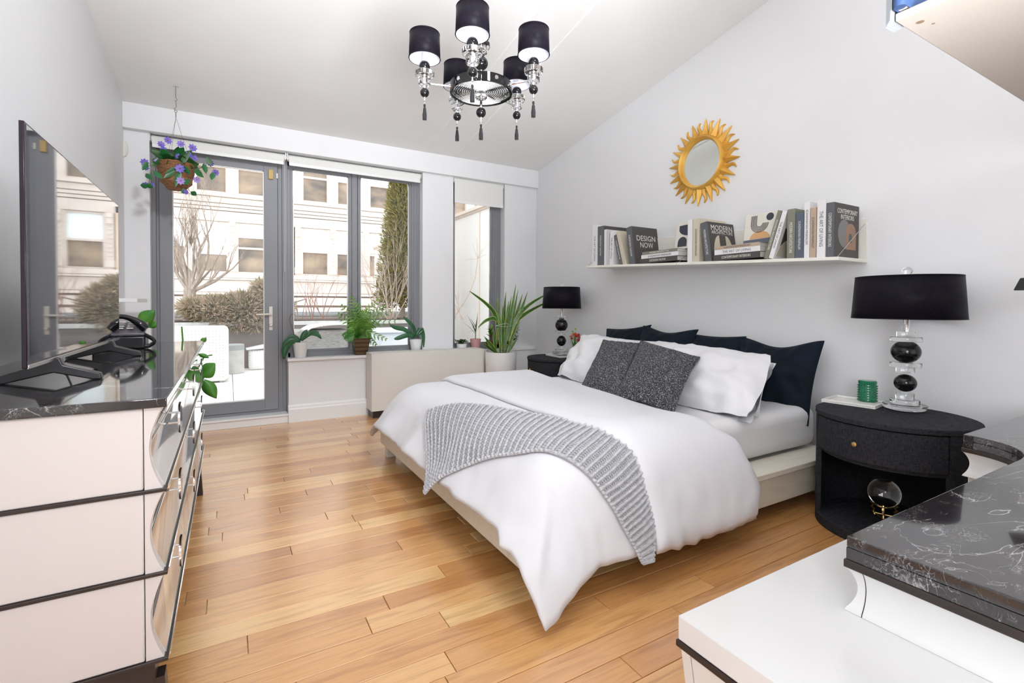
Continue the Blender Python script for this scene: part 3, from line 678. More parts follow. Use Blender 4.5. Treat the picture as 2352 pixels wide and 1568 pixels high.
# television
tv = thing('television', (-.52, 2.55, DT), 'large thin black flat-screen television standing on the dresser', 'television')
q = MB(); q.box(-.509, -.497, 1.895, 3.25, 1.062, 1.765); q.box(-.54, -.509, 2.1, 3.05, 1.07, 1.4); q.build('bezel', mat('tv_frame', (.03, .02, .03), .2, .6), tv, bev=.002)
bx('screen', mat('tv_screen', (.012, .014, .02), .03, spec=1., ior=2.1, coat=1.), tv, -.497, -.4955, 1.908, 3.243, 1.078, 1.758, bev=0)
bx('bottom_trim', m_steel, tv, -.499, -.4945, 1.9, 3.247, 1.060, 1.072, bev=.001)
for yy in (2.16, 3.02):
    q = MB(); q.prism([(-.535, 1.07), (-.485, 1.07), (-.475, 1.045), (-.38, 1.012), (-.375, DT+.001), (-.40, DT+.001), (-.50, 1.020), (-.62, DT+.001), (-.66, DT+.001), (-.655, 1.008), (-.545, 1.045)], 1, yy-.016, yy+.016)
    q.build('foot', m_black, tv, bev=.004)
cb = MB(); cb.tube([(-.54, 2.6, 1.1), (-.56, 2.58, 1.02), (-.6, 2.62, DT+.004), (-.72, 2.75, DT+.004)], .004, 6); cb.build('power_cable', m_black, tv)
# telephone
px, py = -.535, 3.56
ph = thing('telephone', (px, py, DT), 'black corded desk telephone behind the television', 'telephone')
q = MB(); q.box(px-.12, px+.12, py-.07, py+.07, DT, DT+.075); q.build('base_box', m_black, ph, bev=.012, seg=3)
q = MB(); q.prism([(py-.075, DT+.09), (py+.09, DT+.15), (py+.09, DT+.12), (py-.075, DT+.075)], 0, px-.115, px+.115); q.build('keypad_body', mat('phone_grey', (.10, .09, .11), .35), ph, bev=.004)
for i in range(4):
    for j in range(3):
        yy = py-.04+i*.03; zz = DT+.095+(yy-py+.075)*.36+.007
        bx('key', m_whiteplastic, ph, px-.06+j*.045, px-.03+j*.045, yy, yy+.016, zz, zz+.006, bev=.001)
q = MB(); q.tube([(px-.12+.24*i/12, py-.045, DT+.11+.075*math.sin(PI*i/12)**.8) for i in range(13)], [.022, .026, .023, .018, .015, .014, .014, .014, .015, .018, .023, .026, .022], 12); q.build('handset', m_blackgloss, ph)
q = MB(); cp = []
def cpath(t):
    return Vector((px+.11+.055*math.sin(PI*t)+.0*t, py-.05-.03*math.sin(PI*t), DT+.085-.078*t**.8 if t < .8 else DT+.015))
for i in range(420):
    t_ = i/419; a_ = t_*34*2*PI; c = cpath(t_); cp.append(c+Vector((0, math.cos(a_), math.sin(a_)))*.010+Vector((math.cos(a_)*.004, 0, 0)))
q.tube(cp, .0026, 5); q.build('coiled_cord', m_black, ph)

# leafy plant behind the dresser
pp = thing('potted_foliage_plant', (-.05, 4.42, 0), 'glossy green climbing plant behind the end of the dresser', 'plant')
q = MB(); q.lathe([(.08, 0), (.10, .18), (.105, .2), (.09, .2), (.085, .17), (.0001, .17)], 20, (-.3, 4.4, 0)); q.build('pot', m_terra, pp)
q = MB(); q.tube([(-.3, 4.4, .17), (-.28, 4.38, .7), (-.3, 4.35, 1.08)], .006, 6); q.tube([(-.28, 4.4, .6), (-.16, 4.38, .85), (-.11, 4.35, .86)], .005, 6); q.build('stems', m_leafmid, pp)
def add_leaf(name, m, parent, base, tip, width, n=8, fold=.2, droop=0, side=None, peak=.45, mids=None):
    base = Vector(base); d = Vector(tip)-base
    sd_ = side if side is not None else _view_side(base, d)
    return MB().leaf(base, d, d.length, width, droop, sd_, n, fold, mids=mids, peak=peak).build(name, m, parent, solid=.0012)
def _view_side(b, d):
    s_ = d.cross(b-EYE); s_ += Vector((random.uniform(-.3, .3), random.uniform(-.3, .3), random.uniform(-.3, .3)))*s_.length; return s_
for (x0, y0, x1, y1, Y, wd) in ((316, 745, 356, 713, 4.3, .05), (340, 752, 360, 738, 4.4, .03), (462, 866, 494, 834, 4.15, .055), (466, 870, 497, 915, 4.15, .045), (462, 787, 474, 775, 4.2, .02), (455, 812, 480, 822, 4.2, .018)):
    add_leaf('leaf', m_leafmid, pp, at_y(x0, y0, Y), at_y(x1, y1, Y), wd)

# ------------------------------------------------------------------ bed
bed = thing('platform_bed', (2.4, 2.85, 0), 'low cream painted platform bed frame with wide ledge', 'bed')
BX0, BX1, BY0, BY1 = 1.085, 3.60, 1.665, 4.03
bx('side_rail', m_bedwood, bed, BX0+.03, BX1, BY0+.03, BY0+.05, .085, .252, bev=.003)
bx('side_rail', m_bedwood, bed, BX0+.03, BX1, BY1-.05, BY1-.03, .085, .252, bev=.003)
bx('foot_rail', m_bedwood, bed, BX0, BX0+.03, BY0+.03, BY1-.0, .105, .252, bev=.003)
bx('head_rail', m_bedwood, bed, BX1-.03, BX1, BY0+.05, BY1-.05, .085, .252, bev=.003)
bx('ledge', m_bedwood, bed, BX0+.035, BX1, BY0+.008, BY0+.20, .254, .288, bev=.004); bx('ledge', m_bedwood, bed, BX0-.004, BX1, BY1-.20, BY1, .254, .29, bev=.004)
bx('ledge', m_bedwood, bed, BX0-.004, BX0+.22, BY0+.2, BY1-.2, .254, .289, bev=.004); bx('slat_deck', m_bedwood, bed, BX0+.22, BX1-.03, BY0+.2, BY1-.2, .24, .27, bev=0)
for xx, yy in ((BX0+.03, BY1-.09), (BX0+.08, BY0+.12), (BX1-.10, BY0+.12), (BX1-.10, BY1-.12), (2.3, 2.8)): bx('leg', m_bedwood, bed, xx, xx+.07, yy, yy+.07, 0, .253, bev=.003)
mt = MB().box(1.33, 3.50, 1.835, 3.87, .292, .568).build('mattress', m_sheet, None, bev=.075, seg=6)
tag(mt, 'thick mattress in a white fitted sheet on the platform bed', 'mattress')

# drape map: (s, t) are lengths along the cloth, flat on top of the bed and bending over its rounded edges
XF, YN, YFAR, ZT = 1.40, 1.92, 3.80, .60
def drape(s, t, off=0., puff=1.):
    a = max(0., XF-s); b = YN-t if t < YN else (YFAR-t if t > YFAR else 0.)
    d = math.hypot(a, b)
    zt = ZT + puff*(.012*fbm(s*2.1, t*1.9, 3)+.004*fbm(s*7, t*6, 8))
    if d < 1e-6: return Vector((s, t, zt+off)), Vector((0, 0, 1))
    dx, dy = -a/d, -b/d
    wx = (a/d)**2; diag = 4*wx*(1-wx)
    th = R(50)*wx+R(68)*(1-wx)-R(5)*diag; Lb = .30
    if d < Lb: h_, v_, an = Lb/th*math.sin(th*d/Lb), Lb/th*(1-math.cos(th*d/Lb)), th*d/Lb
    else: h_, v_, an = Lb/th*math.sin(th)+(d-Lb)*math.cos(th), Lb/th*(1-math.cos(th))+(d-Lb)*math.sin(th), th
    e = min(1., d/.5)**1.5
    peri = (t*1. if a > abs(b) else s*1.)
    fold = e*(.018*math.sin(peri*9+2*fbm(s*1.5, t*1.5))+.022*fbm(s*3.2, t*3.2, 5)+.006*fbm(s*11, t*11, 1))*puff
    n = Vector((dx*math.sin(an), dy*math.sin(an), math.cos(an)))
    p = Vector((s if a == 0 else XF, t if b == 0 else (YN if b > 0 else YFAR), 0))
    q = Vector((p.x+dx*h_, p.y+dy*h_, zt-v_)) + n*(off+fold)
    if q.z < .012+off*.3: q.z = .012+off*.3
    return q, n
def cloth(name, m, lim, ns, ntt, off, thick, label, cat, edge=.05, endfn=None, puff=1., sub=0):
    P = []
    for j in range(ntt+1):
        t = j/ntt; row = []
        for i in range(ns+1):
            u = i/ns; s_, t_ = lim(u, t)
            ed = min(u*(lim(1, t)[0]-lim(0, t)[0]), (1-u)*(lim(1, t)[0]-lim(0, t)[0]), t*2.5, (1-t)*2.5)
            k = min(1, ed/edge); k = math.sqrt(max(0, 1-(1-k)**2))
            p, n = drape(s_, t_, off*(.35+.65*k), puff); row.append(p)
        P.append(row)
    o = MB().grid(P).build(name, m, None, ang=180); 
    q = o.modifiers.new('t', 'SOLIDIFY'); q.thickness = thick; q.offset = -1
    return tag(o, label, cat)
def smooth_hem(x): return .006*math.sin(x*4.3)+.014*fbm(x*2.2, 4.4)+.014*fbm(x*8, 1.1)
TN, TF = YN-.62, YFAR+.40
def lim_under(u, v):
    t0 = TN+.03*math.sin(4.5*(1.0)) ; t = TN+(TF-TN)*v
    s0 = XF-.545+smooth_hem(t)-.035*max(0, 1-abs(t-1.72)/.07)+.0; s1 = 2.30
    s_ = s1+(s0-s1)*(1-u)
    dt = smooth_hem(s_*1.3+7)
    t = (TN+dt*1.1)*(1-v)+TF*v
    return s_, t
cloth('duvet', m_duvet, lim_under, 90, 110, .012, .022, 'white duvet covering the foot of the bed and hanging to the floor', 'duvet')
def interp(tab, x):
    if x <= tab[0][0]: return tab[0][1]
    for (a, b), (c, d) in zip(tab, tab[1:]):
        if x <= c: k = (x-a)/(c-a); k = k*k*(3-2*k); return b+(d-b)*k
    return tab[-1][1]
SA = [(1.25, 1.63), (1.5, 1.66), (1.7, 1.66), (1.87, 1.60), (2.1, 1.57), (2.6, 1.56), (3.45, 1.57), (4.2, 1.58)]
SB = [(1.25, 2.35), (1.45, 2.48), (1.66, 2.42), (1.77, 2.31), (1.95, 2.22), (2.59, 2.30), (3.42, 2.41), (4.2, 2.5)]
def lim_fold(u, v):
    t = (TN-.015)+(TF+.01-TN)*v
    s0, s1 = interp(SA, t), interp(SB, t); s_ = s0+(s1-s0)*u
    t = t+(1-v)**6*smooth_hem(s_*2+3)*1.2
    return s_, t
cloth('folded_duvet', m_duvet, lim_fold, 60, 110, .055, .03, 'top of the white duvet folded back across the bed before the pillows', 'duvet', edge=.10)

# knitted throw
def crv(tab, v):
    n = len(tab)-1; x = v*n; i = min(int(x), n-1); k = x-i
    p0, p1, p2, p3 = tab[max(i-1, 0)], tab[i], tab[i+1], tab[min(i+2, n)]
    return tuple(.5*((2*p1[c])+(-p0[c]+p2[c])*k+(2*p0[c]-5*p1[c]+4*p2[c]-p3[c])*k*k+(-p0[c]+3*p1[c]-3*p2[c]+p3[c])*k**3) for c in (0, 1))
TOPE = [(1.16, 3.13), (1.31, 2.87), (1.44, 2.55), (1.55, 2.24), (1.63, 1.93), (1.69, 1.68), (1.69, 1.50), (1.60, 1.275)]
BOTE = [(.765, 2.47), (.90, 2.38), (1.06, 2.20), (1.18, 1.99), (1.30, 1.78), (1.42, 1.59), (1.50, 1.42), (1.545, 1.275)]
def thr(u, v, off):
    a, b = crv(BOTE, u), crv(TOPE, u); s_, t_ = a[0]+(b[0]-a[0])*v, a[1]+(b[1]-a[1])*v
    return drape(s_, t_, off)
tw = thing('knitted_throw', (1.4, 2.0, .6), 'chunky light grey knitted throw laid diagonally across the foot of the bed', 'throw blanket')
P = [[thr(u/70, v/20, .016)[0] for v in range(21)] for u in range(71)]
MB().grid(P).build('base_knit', m_yarnlow, tw, solid=.006)
ribs = MB(); st = MB(); NR = 50
for r_ in range(NR+1):
    u = r_/NR; ncol = 22
    for c_ in range(ncol):
        v0, v1 = c_/ncol, (c_+1.25)/ncol
        if v1 > 1: v1 = 1
        p0, n0 = thr(u, v0, .027); p1, n1 = thr(u, v1, .022); pm = (p0+p1)/2+n0*.006
        ribs.tube([p0+n0*.003, pm, p1-n1*.003], [.004, .0088, .005], 6)
        if r_ < NR:
            w_ = .5/NR
            for (ua, ub) in ((.14, .52), (.50, .90)):
                va, vb = ((c_+.15)/ncol, (c_+.85)/ncol) if ua < .3 else ((c_+.85)/ncol, (c_+.15)/ncol)
                a_, na = thr(u+ua/NR, va, .019); b_, nb = thr(u+ub/NR, vb, .019)
                st.tube([a_, (a_+b_)/2+na*.005, b_], [.003, .0062, .003], 5)
ro = ribs.build('rib_stitches', m_yarn, tw); ro['kind'] = 'stuff'; so2 = st.build('stitches', m_yarn, tw); so2['kind'] = 'stuff'
bd_ = MB()
for vv in (0., 1.):
    for i in range(72):
        p0, n0 = thr(i/72, vv, .024); p1, n1 = thr((i+1.15)/72 if i < 71 else 1, vv, .020); bd_.tube([p0, (p0+p1)/2+n0*.006, p1], [.005, .010, .006], 6)
for uu in (0., 1.):
    for i in range(20):
        p0, n0 = thr(uu, i/20, .022); p1, n1 = thr(uu, (i+1)/20, .02); bd_.tube([p0, (p0+p1)/2+n0*.006, p1], [.005, .010, .006], 6)
bo = bd_.build('border_stitches', m_yarn, tw); bo['kind'] = 'stuff'

def pillow(name, m, BL, BR, TR, TL, thick, label, cat, group=None, pinch=.05, seed=0, wr=.006, flange=0, power=.42, rc=0., dent=0.):
    BL, BR, TR, TL = map(Vector, (BL, BR, TR, TL)); c = (BL+BR+TR+TL)/4
    nrm = (BR-BL).cross(TL-BL).normalized()
    if nrm.dot(EYE-c) < 0: nrm = -nrm
    t = thing(name, c, label, cat, group); n = 28
    def pt(u, v, s_):
        a_, b_ = 2*u-1, 2*v-1; kk = 1-rc*(a_*a_*b_*b_)**1.5; u, v = .5+.5*a_*kk, .5+.5*b_*kk
        uu = u+(pinch*math.sin(PI*v))*(1-2*u); vv = v+(pinch*math.sin(PI*u))*(1-2*v)
        vv -= dent*max(0, v)**4*math.sin(PI*u)**2
        p = BL*(1-uu)*(1-vv)+BR*uu*(1-vv)+TR*uu*vv+TL*(1-uu)*vv
        f_ = max(0, (1-(2*u-1)**2)*(1-(2*v-1)**2))**power
        f_ *= 1+.12*fbm(u*2.5+seed, v*2.5, s_)
        wri = wr*fbm(u*7+seed, v*7, 2.2)*1.6+wr*.6*fbm(u*16+seed, v*5, 7.)
        return p+nrm*s_*(thick/2*f_+wri*min(1, 6*f_)), 
    fr_ = [[pt(i/n, j/n, 1)[0] for i in range(n+1)] for j in range(n+1)]
    bk_ = [[pt(i/n, j/n, -1)[0] for i in range(n, -1, -1)] for j in range(n+1)]
    MB().grid(fr_).build('front_cover', m, t, ang=180)
    MB().grid(bk_).build('back_cover', m_boucleback if m == m_boucle else m, t, ang=180)
    ed = [fr_[0][i] for i in range(n)]+[fr_[j][n] for j in range(n)]+[fr_[n][i] for i in range(n, 0, -1)]+[fr_[j][0] for j in range(n, -1, -1)]
    MB().tube(ed, .004 if m != m_pillow else .003, 6).build('piping', m, t)
    return t
m_boucleback = mat('grey_cushion_back', (.24, .23, .25), .9)
GN = 'navy velvet pillows along the wall'
def wallp(x, y, X): return at_x(x, y, X)
def P3(p, dz=0, dx=0, dy=0): return Vector((p.x+dx, p.y+dy, p.z+dz))
# navy
pillow('navy_pillow', m_navy, (3.36, 2.43, .50), wallp(1856, 978, 3.36), wallp(1893, 783, 3.56), wallp(1704, 775, 3.56), .16, 'largest navy velvet pillow, nearest the right nightstand', 'pillow', GN, .035, 1, .014, dent=.085)
pillow('navy_pillow', m_navy, (3.40, 2.98, .58), (3.40, 2.44, .58), wallp(1714, 773, 3.58), wallp(1582, 766, 3.58), .14, 'dark navy pillow second from the right, mostly hidden', 'pillow', GN, .04, 2)
pillow('navy_pillow', m_navy, (3.36, 3.52, .58), (3.36, 2.92, .58), wallp(1604, 757, 3.55), wallp(1478, 748, 3.55), .15, 'brighter navy velvet pillow in the middle with a dented top', 'pillow', GN, .04, 3, .012, dent=.07)
pillow('navy_pillow', m_navy, (3.40, 4.02, .58), (3.40, 3.50, .58), wallp(1496, 746, 3.58), wallp(1394, 755, 3.58), .14, 'navy pillow at the far end beside the flowers', 'pillow', GN, .05, 4)
GW = 'white pillows on the bed'
pillow('white_pillow', m_pillow, (3.12, 3.90, .570), (3.12, 2.98, .570), wallp(1534, 786, 3.36), wallp(1380, 772, 3.36), .14, 'white pillow lying behind the front left white pillow', 'pillow', GW, .03, 5)
pillow('white_pillow', m_pillow, (3.10, 2.86, .570), at_z(1742, 958, .570), wallp(1782, 835, 3.32), wallp(1500, 790, 3.34), .14, 'white pillow mostly hidden behind the front right white pillow', 'pillow', GW, .03, 6)
pillow('white_pillow', m_pillow, at_z(1276, 863, .570), (2.62, 2.95, .570), wallp(1530, 800, 3.18), wallp(1343, 768, 3.20), .24, 'front left white pillow propped behind the grey cushions', 'pillow', GW, .015, 7, .022, rc=.05)
pillow('white_pillow', m_pillow, (2.68, 2.75, .570), at_z(1726, 970, .570), wallp(1784, 824, 3.20), wallp(1500, 788, 3.20), .27, 'front right white king size pillow leaning on the navy ones', 'pillow', GW, .012, 8, .022, rc=.05)
GG = 'speckled grey cushions'
pillow('grey_cushion', m_boucle, at_z(1333, 890, .64), at_z(1425, 915, .64), at_x(1474, 788, 2.92), at_x(1386, 780, 2.92), .12, 'left speckled charcoal cushion, partly behind its twin', 'cushion', GG, .035, 9, .004)
pillow('grey_cushion', m_boucle, at_z(1411, 912, .64), at_z(1548, 946, .64), at_x(1607, 820, 2.90), at_x(1472, 781, 2.90), .14, 'right speckled charcoal cushion in front of its twin', 'cushion', GG, .035, 10, .004)

# ------------------------------------------------------------------ nightstands
NH = .655
def nightstand(cx, cy, ax, ay, label, first, rot=0.):
    t = thing('nightstand', (cx, cy, 0), label, 'nightstand', 'oval charcoal nightstands')
    def oval(s_, n=48, a0=0, a1=2*PI, close=True):
        k = n if close else n+1
        return [(cx+ax*s_*math.cos(a0+(a1-a0)*i/n), cy+ay*s_*math.sin(a0+(a1-a0)*i/n)) for i in range(k)]
    MB().prism(oval(1.015), 2, NH-.028, NH).build('top', m_linen, t, bev=.004)
    MB().prism(oval(1.0), 2, .0, .055).build('base', m_linen, t, bev=.004)
    bx_ = MB()
    def shell(a0, a1, z0, z1, r0=.94, r1=1., n=24):
        o = oval(r1, n, R(a0), R(a1), False); i_ = oval(r0, n, R(a0), R(a1), False)
        return MB().prism(o+i_[::-1], 2, z0, z1)
    # 180 deg faces the room (-x); the opening spans 120..240, the rest is closed body
    shell(-122, 128, .055, NH-.030).build('body', m_linen, t)
    dw = shell(129, 237, NH-.215, NH-.034, .93, .995); do = dw.build('drawer', m_linen, t)
    a = R(176); kx, ky = cx+ax*math.cos(a), cy+ay*math.sin(a); kn = MB(); kn.tube([(kx, ky, NH-.125), (kx-.012, ky, NH-.125), (kx-.014, ky, NH-.125), (kx-.024, ky, NH-.125), (kx-.026, ky, NH-.125)], [.005, .005, .012, .012, .006], 14); kn.build('knob', m_brass, do)
    MB().prism(oval(.93), 2, NH-.24, NH-.216).build('shelf_deck', m_linen, t)
    return t
nightstand(3.185, 1.275, .34, .365, 'oval charcoal linen nightstand right of the bed holding a crystal ball', True)
nightstand(3.27, 4.60, .33, .36, 'oval charcoal linen nightstand left of the bed with flowers on it', False)

def stack_lamp(loc, sc, label, shade_r=(.245, .262), flat=.82):
    x, y, z = loc; t = thing('table_lamp', loc, label, 'lamp', 'crystal and black ball table lamps')
    q = MB(); n = 28
    def disc(r, a, b): return MB().lathe([(r*.97*sc, a*sc), (r*sc, (a+.003)*sc), (r*sc, (b-.003)*sc), (r*.97*sc, b*sc)], n, loc)
    MB().lathe([(.082*sc, 0), (.085*sc, .004), (.08*sc, .009*sc)], n, loc).build('foot_plate', m_steel, t)
    for r, a, b in ((.105, .010, .034), (.070, .036, .060), (.045, .062, .098), (.045, .215, .245), (.075, .247, .275), (.075, .395, .421), (.045, .423, .452)):
        disc(r, a, b).build('crystal_disc', m_crystal, t)
    MB().sphere((x, y, z+.155*sc), .055*sc, 28, .92*flat/.82).build('black_ball', m_blackgloss, t)
    MB().sphere((x, y, z+.335*sc), .072*sc, 28, .9*flat/.82).build('black_ball', m_blackgloss, t)
    MB().lathe([(.016*sc, .452*sc), (.016*sc, .53*sc), (.02*sc, .535*sc), (.02*sc, .6*sc)], 14, loc).build('stem', m_chrome, t)
    zb, zt = .528*sc, .765*sc; r1, r0 = shade_r[1]*sc, shade_r[0]*sc
    q = MB(); q.lathe([(r1, zb), (r0, zt)], 48, loc, cap=False); sh = q.build('shade', m_shade, t, ang=60); md = sh.modifiers.new('t', 'SOLIDIFY'); md.thickness = .0015; md.offset = 1
    q = MB(); q.lathe([(r1-.003, zb+.001), (r0-.003, zt-.001)], 48, loc, cap=False); q.build('shade_lining', m_shadein, t, ang=60)
    for rr, zz in ((r1, zb), (r0, zt)):
        MB().tube([(x+rr*math.cos(2*PI*i/48), y+rr*math.sin(2*PI*i/48), z+zz) for i in range(49)], .0035, 6).build('rim', m_shade, t)
    q = MB()
    for k in range(3): q.tube([(x, y, z+zt-.006), (x+r0*math.cos(k*2.094), y+r0*math.sin(k*2.094), z+zt-.004)], .002, 5)
    q.build('spider', m_steel, t)
    MB().sphere((x, y, z+zt+.035*sc), .026*sc, 18, .85).build('finial', m_crystal, t)
    MB().cyl((x, y, z+zt-.01), (x, y, z+zt+.014*sc), .006, 10).build('finial_neck', m_chrome, t)
    return t
lp = at_z(2078, 941, NH); stack_lamp((lp.x, lp.y, NH+.001), 1.0, 'large black shaded table lamp on the right nightstand')
lp2 = Vector((3.36, 4.64, NH))
# marble trays
m_tray = noisy(mat('white_marble_tray', (.82, .80, .77), .35), (.74, .72, .70), (.85, .83, .80), 5, 6)
def tray(c, lx, ly, rot, label, z):
    t = thing('tray', (0, 0, z), label, 'tray'); q = MB(); q.box(-lx, lx, -ly, ly, 0, .008); 
    for a in ((-lx, lx, -ly, -ly+.012), (-lx, lx, ly-.012, ly), (-lx, -lx+.012, -ly+.012, ly-.012), (lx-.012, lx, -ly+.012, ly-.012)): q.box(*a, .008, .02)
    o = MB(); o.add([(v[0], v[1], v[2]+z) for v in q.v], q.f); ob = o.build('dish', m_tray, t, smooth=False, bev=.003); t.location = (c[0], c[1], z); t.rotation_euler = (0, 0, rot); return t
tc = at_z(1968, 926, NH)
tray((tc.x-.01, tc.y+.01), .12, .14, R(8), 'white marble tray under the green candle jar', NH)
cj = at_z(1992, 924, NH)
t = thing('candle_jar', (cj.x, cj.y, NH+.009), 'green ribbed glass candle jar with lid on the right nightstand', 'candle')
m_green = mat('green_glass', (.01, .28, .13), .06, trans=.55, ior=1.45, coat=.5)
q = MB(); 
for k in range(7): q.lathe([(.0472, .0+k*.015), (.0485, .004+k*.015), (.0487, .008+k*.015), (.0474, .0145+k*.015)], 36, (cj.x, cj.y, NH+.009), cap=k in (0, 6))
jr = q.build('jar', m_green, t)
q = MB()
for k in range(7):
    for i in range(16): q.sphere((cj.x+.049*math.cos(2*PI*(i+.5*(k % 2))/16), cj.y+.049*math.sin(2*PI*(i+.5*(k % 2))/16), NH+.016+k*.015), .0045, 8)
q.build('relief', m_green, jr)
MB().lathe([(.047, .107), (.049, .110), (.049, .124), (.044, .129), (.0001, .131)], 32, (cj.x, cj.y, NH+.009)).build('lid', m_green, t)
# crystal ball on brass stand
cbp = at_z(2030, 1168, .055); cx_, cy_ = cbp.x, cbp.y
cb0 = at_z(2030, 1190, .056)
t = thing('crystal_ball', (cb0.x, cb0.y, cb0.z), 'clear crystal ball on an ornate brass dragon stand in the nightstand', 'crystal ball')
MB().sphere((cb0.x, cb0.y, cb0.z+.145), .078, 36).build('ball', m_crystal, t)
q = MB()
q.tube([(cb0.x+.045*math.cos(a), cb0.y+.045*math.sin(a), cb0.z+.076) for a in [2*PI*i/24 for i in range(25)]], .004, 6)
for k in range(3):
    a = R(200)+k*2*PI/3; c, s_ = math.cos(a), math.sin(a)
    q.tube([(cb0.x+c*r_, cb0.y+s_*r_, cb0.z+z_) for r_, z_ in ((.045, .076), (.064, .085), (.07, .07), (.055, .06), (.068, .045), (.052, .035), (.06, .02), (.05, .006))], [.005, .006, .008, .006, .007, .006, .006, .008], 7)
    q.sphere((cb0.x+c*.068, cb0.y+s_*.068, cb0.z+.088), .009, 8); q.sphere((cb0.x+c*.05, cb0.y+s_*.05, cb0.z+.007), .008, 8)
q.tube([(cb0.x+.052*math.cos(R(200)+i*2*PI/3), cb0.y+.052*math.sin(R(200)+i*2*PI/3), cb0.z+.012) for i in range(4)], .004, 6)
q.build('stand', m_brass, t)

# far lamp on its tray, flowers in a vase
tray((lp2.x, lp2.y-.0), .12, .16, R(-4), 'white tray under the lamp on the left nightstand', NH)
stack_lamp((lp2.x, lp2.y, NH+.0215), 1.02, 'smaller looking black shaded lamp on the far nightstand near the window', (.205, .22), .95)
vp = at_y(1325, 800, 4.42); vx, vy = 3.37, 4.40
vt = thing('flower_vase', (vx, vy, NH), 'glass vase of coral and pink flowers on the far nightstand', 'vase')
MB().lathe([(.03, 0), (.034, .005), (.034, .13), (.031, .13), (.031, .008), (.0001, .008)], 20, (vx, vy, NH+.001)).build('glass', m_crystal, vt)
q = MB()
rv = random.Random(3); flc = []
for i in range(13):
    a, r_ = rv.uniform(0, 2*PI), rv.uniform(.01, .10); tp = Vector((vx+r_*math.cos(a), vy+r_*math.sin(a), NH+.19+rv.uniform(0, .09)-r_*.3)); flc.append(tp)
    q.tube([(vx+rv.uniform(-.015, .015), vy+rv.uniform(-.015, .015), NH+.012), (vx+.3*(tp.x-vx), vy+.3*(tp.y-vy), NH+.12), tp], .0025, 5)
    q.leaf((vx+.2*(tp.x-vx), vy+.2*(tp.y-vy), NH+.11), tp-Vector((vx, vy, NH+.06)), .08, .012, .5, n=4)
q.build('stems', m_leafmid, vt)
cols = [mat('coral_petal', (.85, .16, .07), .6), mat('pink_petal', (.85, .35, .33), .6), mat('red_petal', (.75, .06, .06), .6), mat('orange_petal', (.9, .22, .04), .6)]
for i, tp in enumerate(flc):
    q = MB(); rr = .037 if i % 4 else .030
    for ring in range(3):
        for k in range(9):
            a = 2*PI*k/9+ring*.35; el = .25+ring*.5
            q.leaf(tp+Vector((0, 0, .003*ring)), (math.cos(a)*math.cos(el), math.sin(a)*math.cos(el), math.sin(el)), rr*(1-.22*ring), .012, .3, n=3, tip=.4)
    q.sphere(tp+Vector((0, 0, .008)), .007, 8)
    q.build('blossom', cols[i % 4], vt)
q = MB()
for bz, bxx in ((.33, .01), (.30, -.03)): q.tube([(vx, vy, NH+.1), (vx+bxx, vy, NH+bz)], .0015, 5); q.sphere((vx+bxx, vy, NH+bz), .011, 8)
q.build('bud', m_leaflime, vt)

# ------------------------------------------------------------------ wall shelf with books
SX = 3.30
slp = (at_x(1926, 589, SX).z-at_x(1347, 610, SX).z)/(at_x(1926, 589, SX).y-at_x(1347, 610, SX).y)
sy0, sz0 = at_x(1926, 589, SX).y, at_x(1926, 589, SX).z
def shz(y): return sz0+slp*(y-sy0)
for k, (ya, yb, lab) in enumerate(((at_x(1553, 602, SX).y+.003, at_x(1347, 610, SX).y, 'left half of the long white book shelf, by the far lamp'), (sy0, at_x(1553, 602, SX).y-.003, 'right half of the long white book shelf under the sunburst mirror'))):
    t = thing('book_shelf', (XR, ya, shz(ya)), lab, 'shelf', 'white wall shelves')
    q = MB(); q.prism([(ya, shz(ya)-.022), (yb, shz(yb)-.022), (yb, shz(yb)), (ya, shz(ya))], 0, SX, XR); q.build('board', mat('shelf_cream', (.83, .81, .74), .4), t, smooth=False, bev=.002)
    q = MB(); q.prism([(ya, shz(ya)), (yb, shz(yb)), (yb, shz(yb)+.27), (ya, shz(ya)+.27)], 0, XR-.012, XR); q.build('back_plate', mat('shelf_cream', (.83, .81, .74), .4), t, smooth=False, bev=.002)
    for ye in (ya+.012, yb-.012):
        MB().tube([(SX+.01, ye, shz(ye)), (XR-.012, ye, shz(ye)+.235)], .0022, 6).build('stay_wire', m_steel, t)
mc = {}
def cm(name, c): return mat('book_'+name, c, .55)
WH, DG, BG, BE, TN_, GR, DB, LG, TX, TXD, PAG = cm('white', (.80, .79, .80)), cm('dark', (.075, .068, .066)), cm('slate', (.11, .12, .13)), cm('beige', (.62, .56, .44)), cm('tan', (.50, .38, .28)), cm('green', (.21, .22, .17)), cm('blue', (.10, .12, .16)), cm('lilac', (.62, .60, .62)), cm('title_light', (.78, .75, .70)), cm('title_dark', (.12, .12, .12)), cm('pages', (.72, .69, .64))
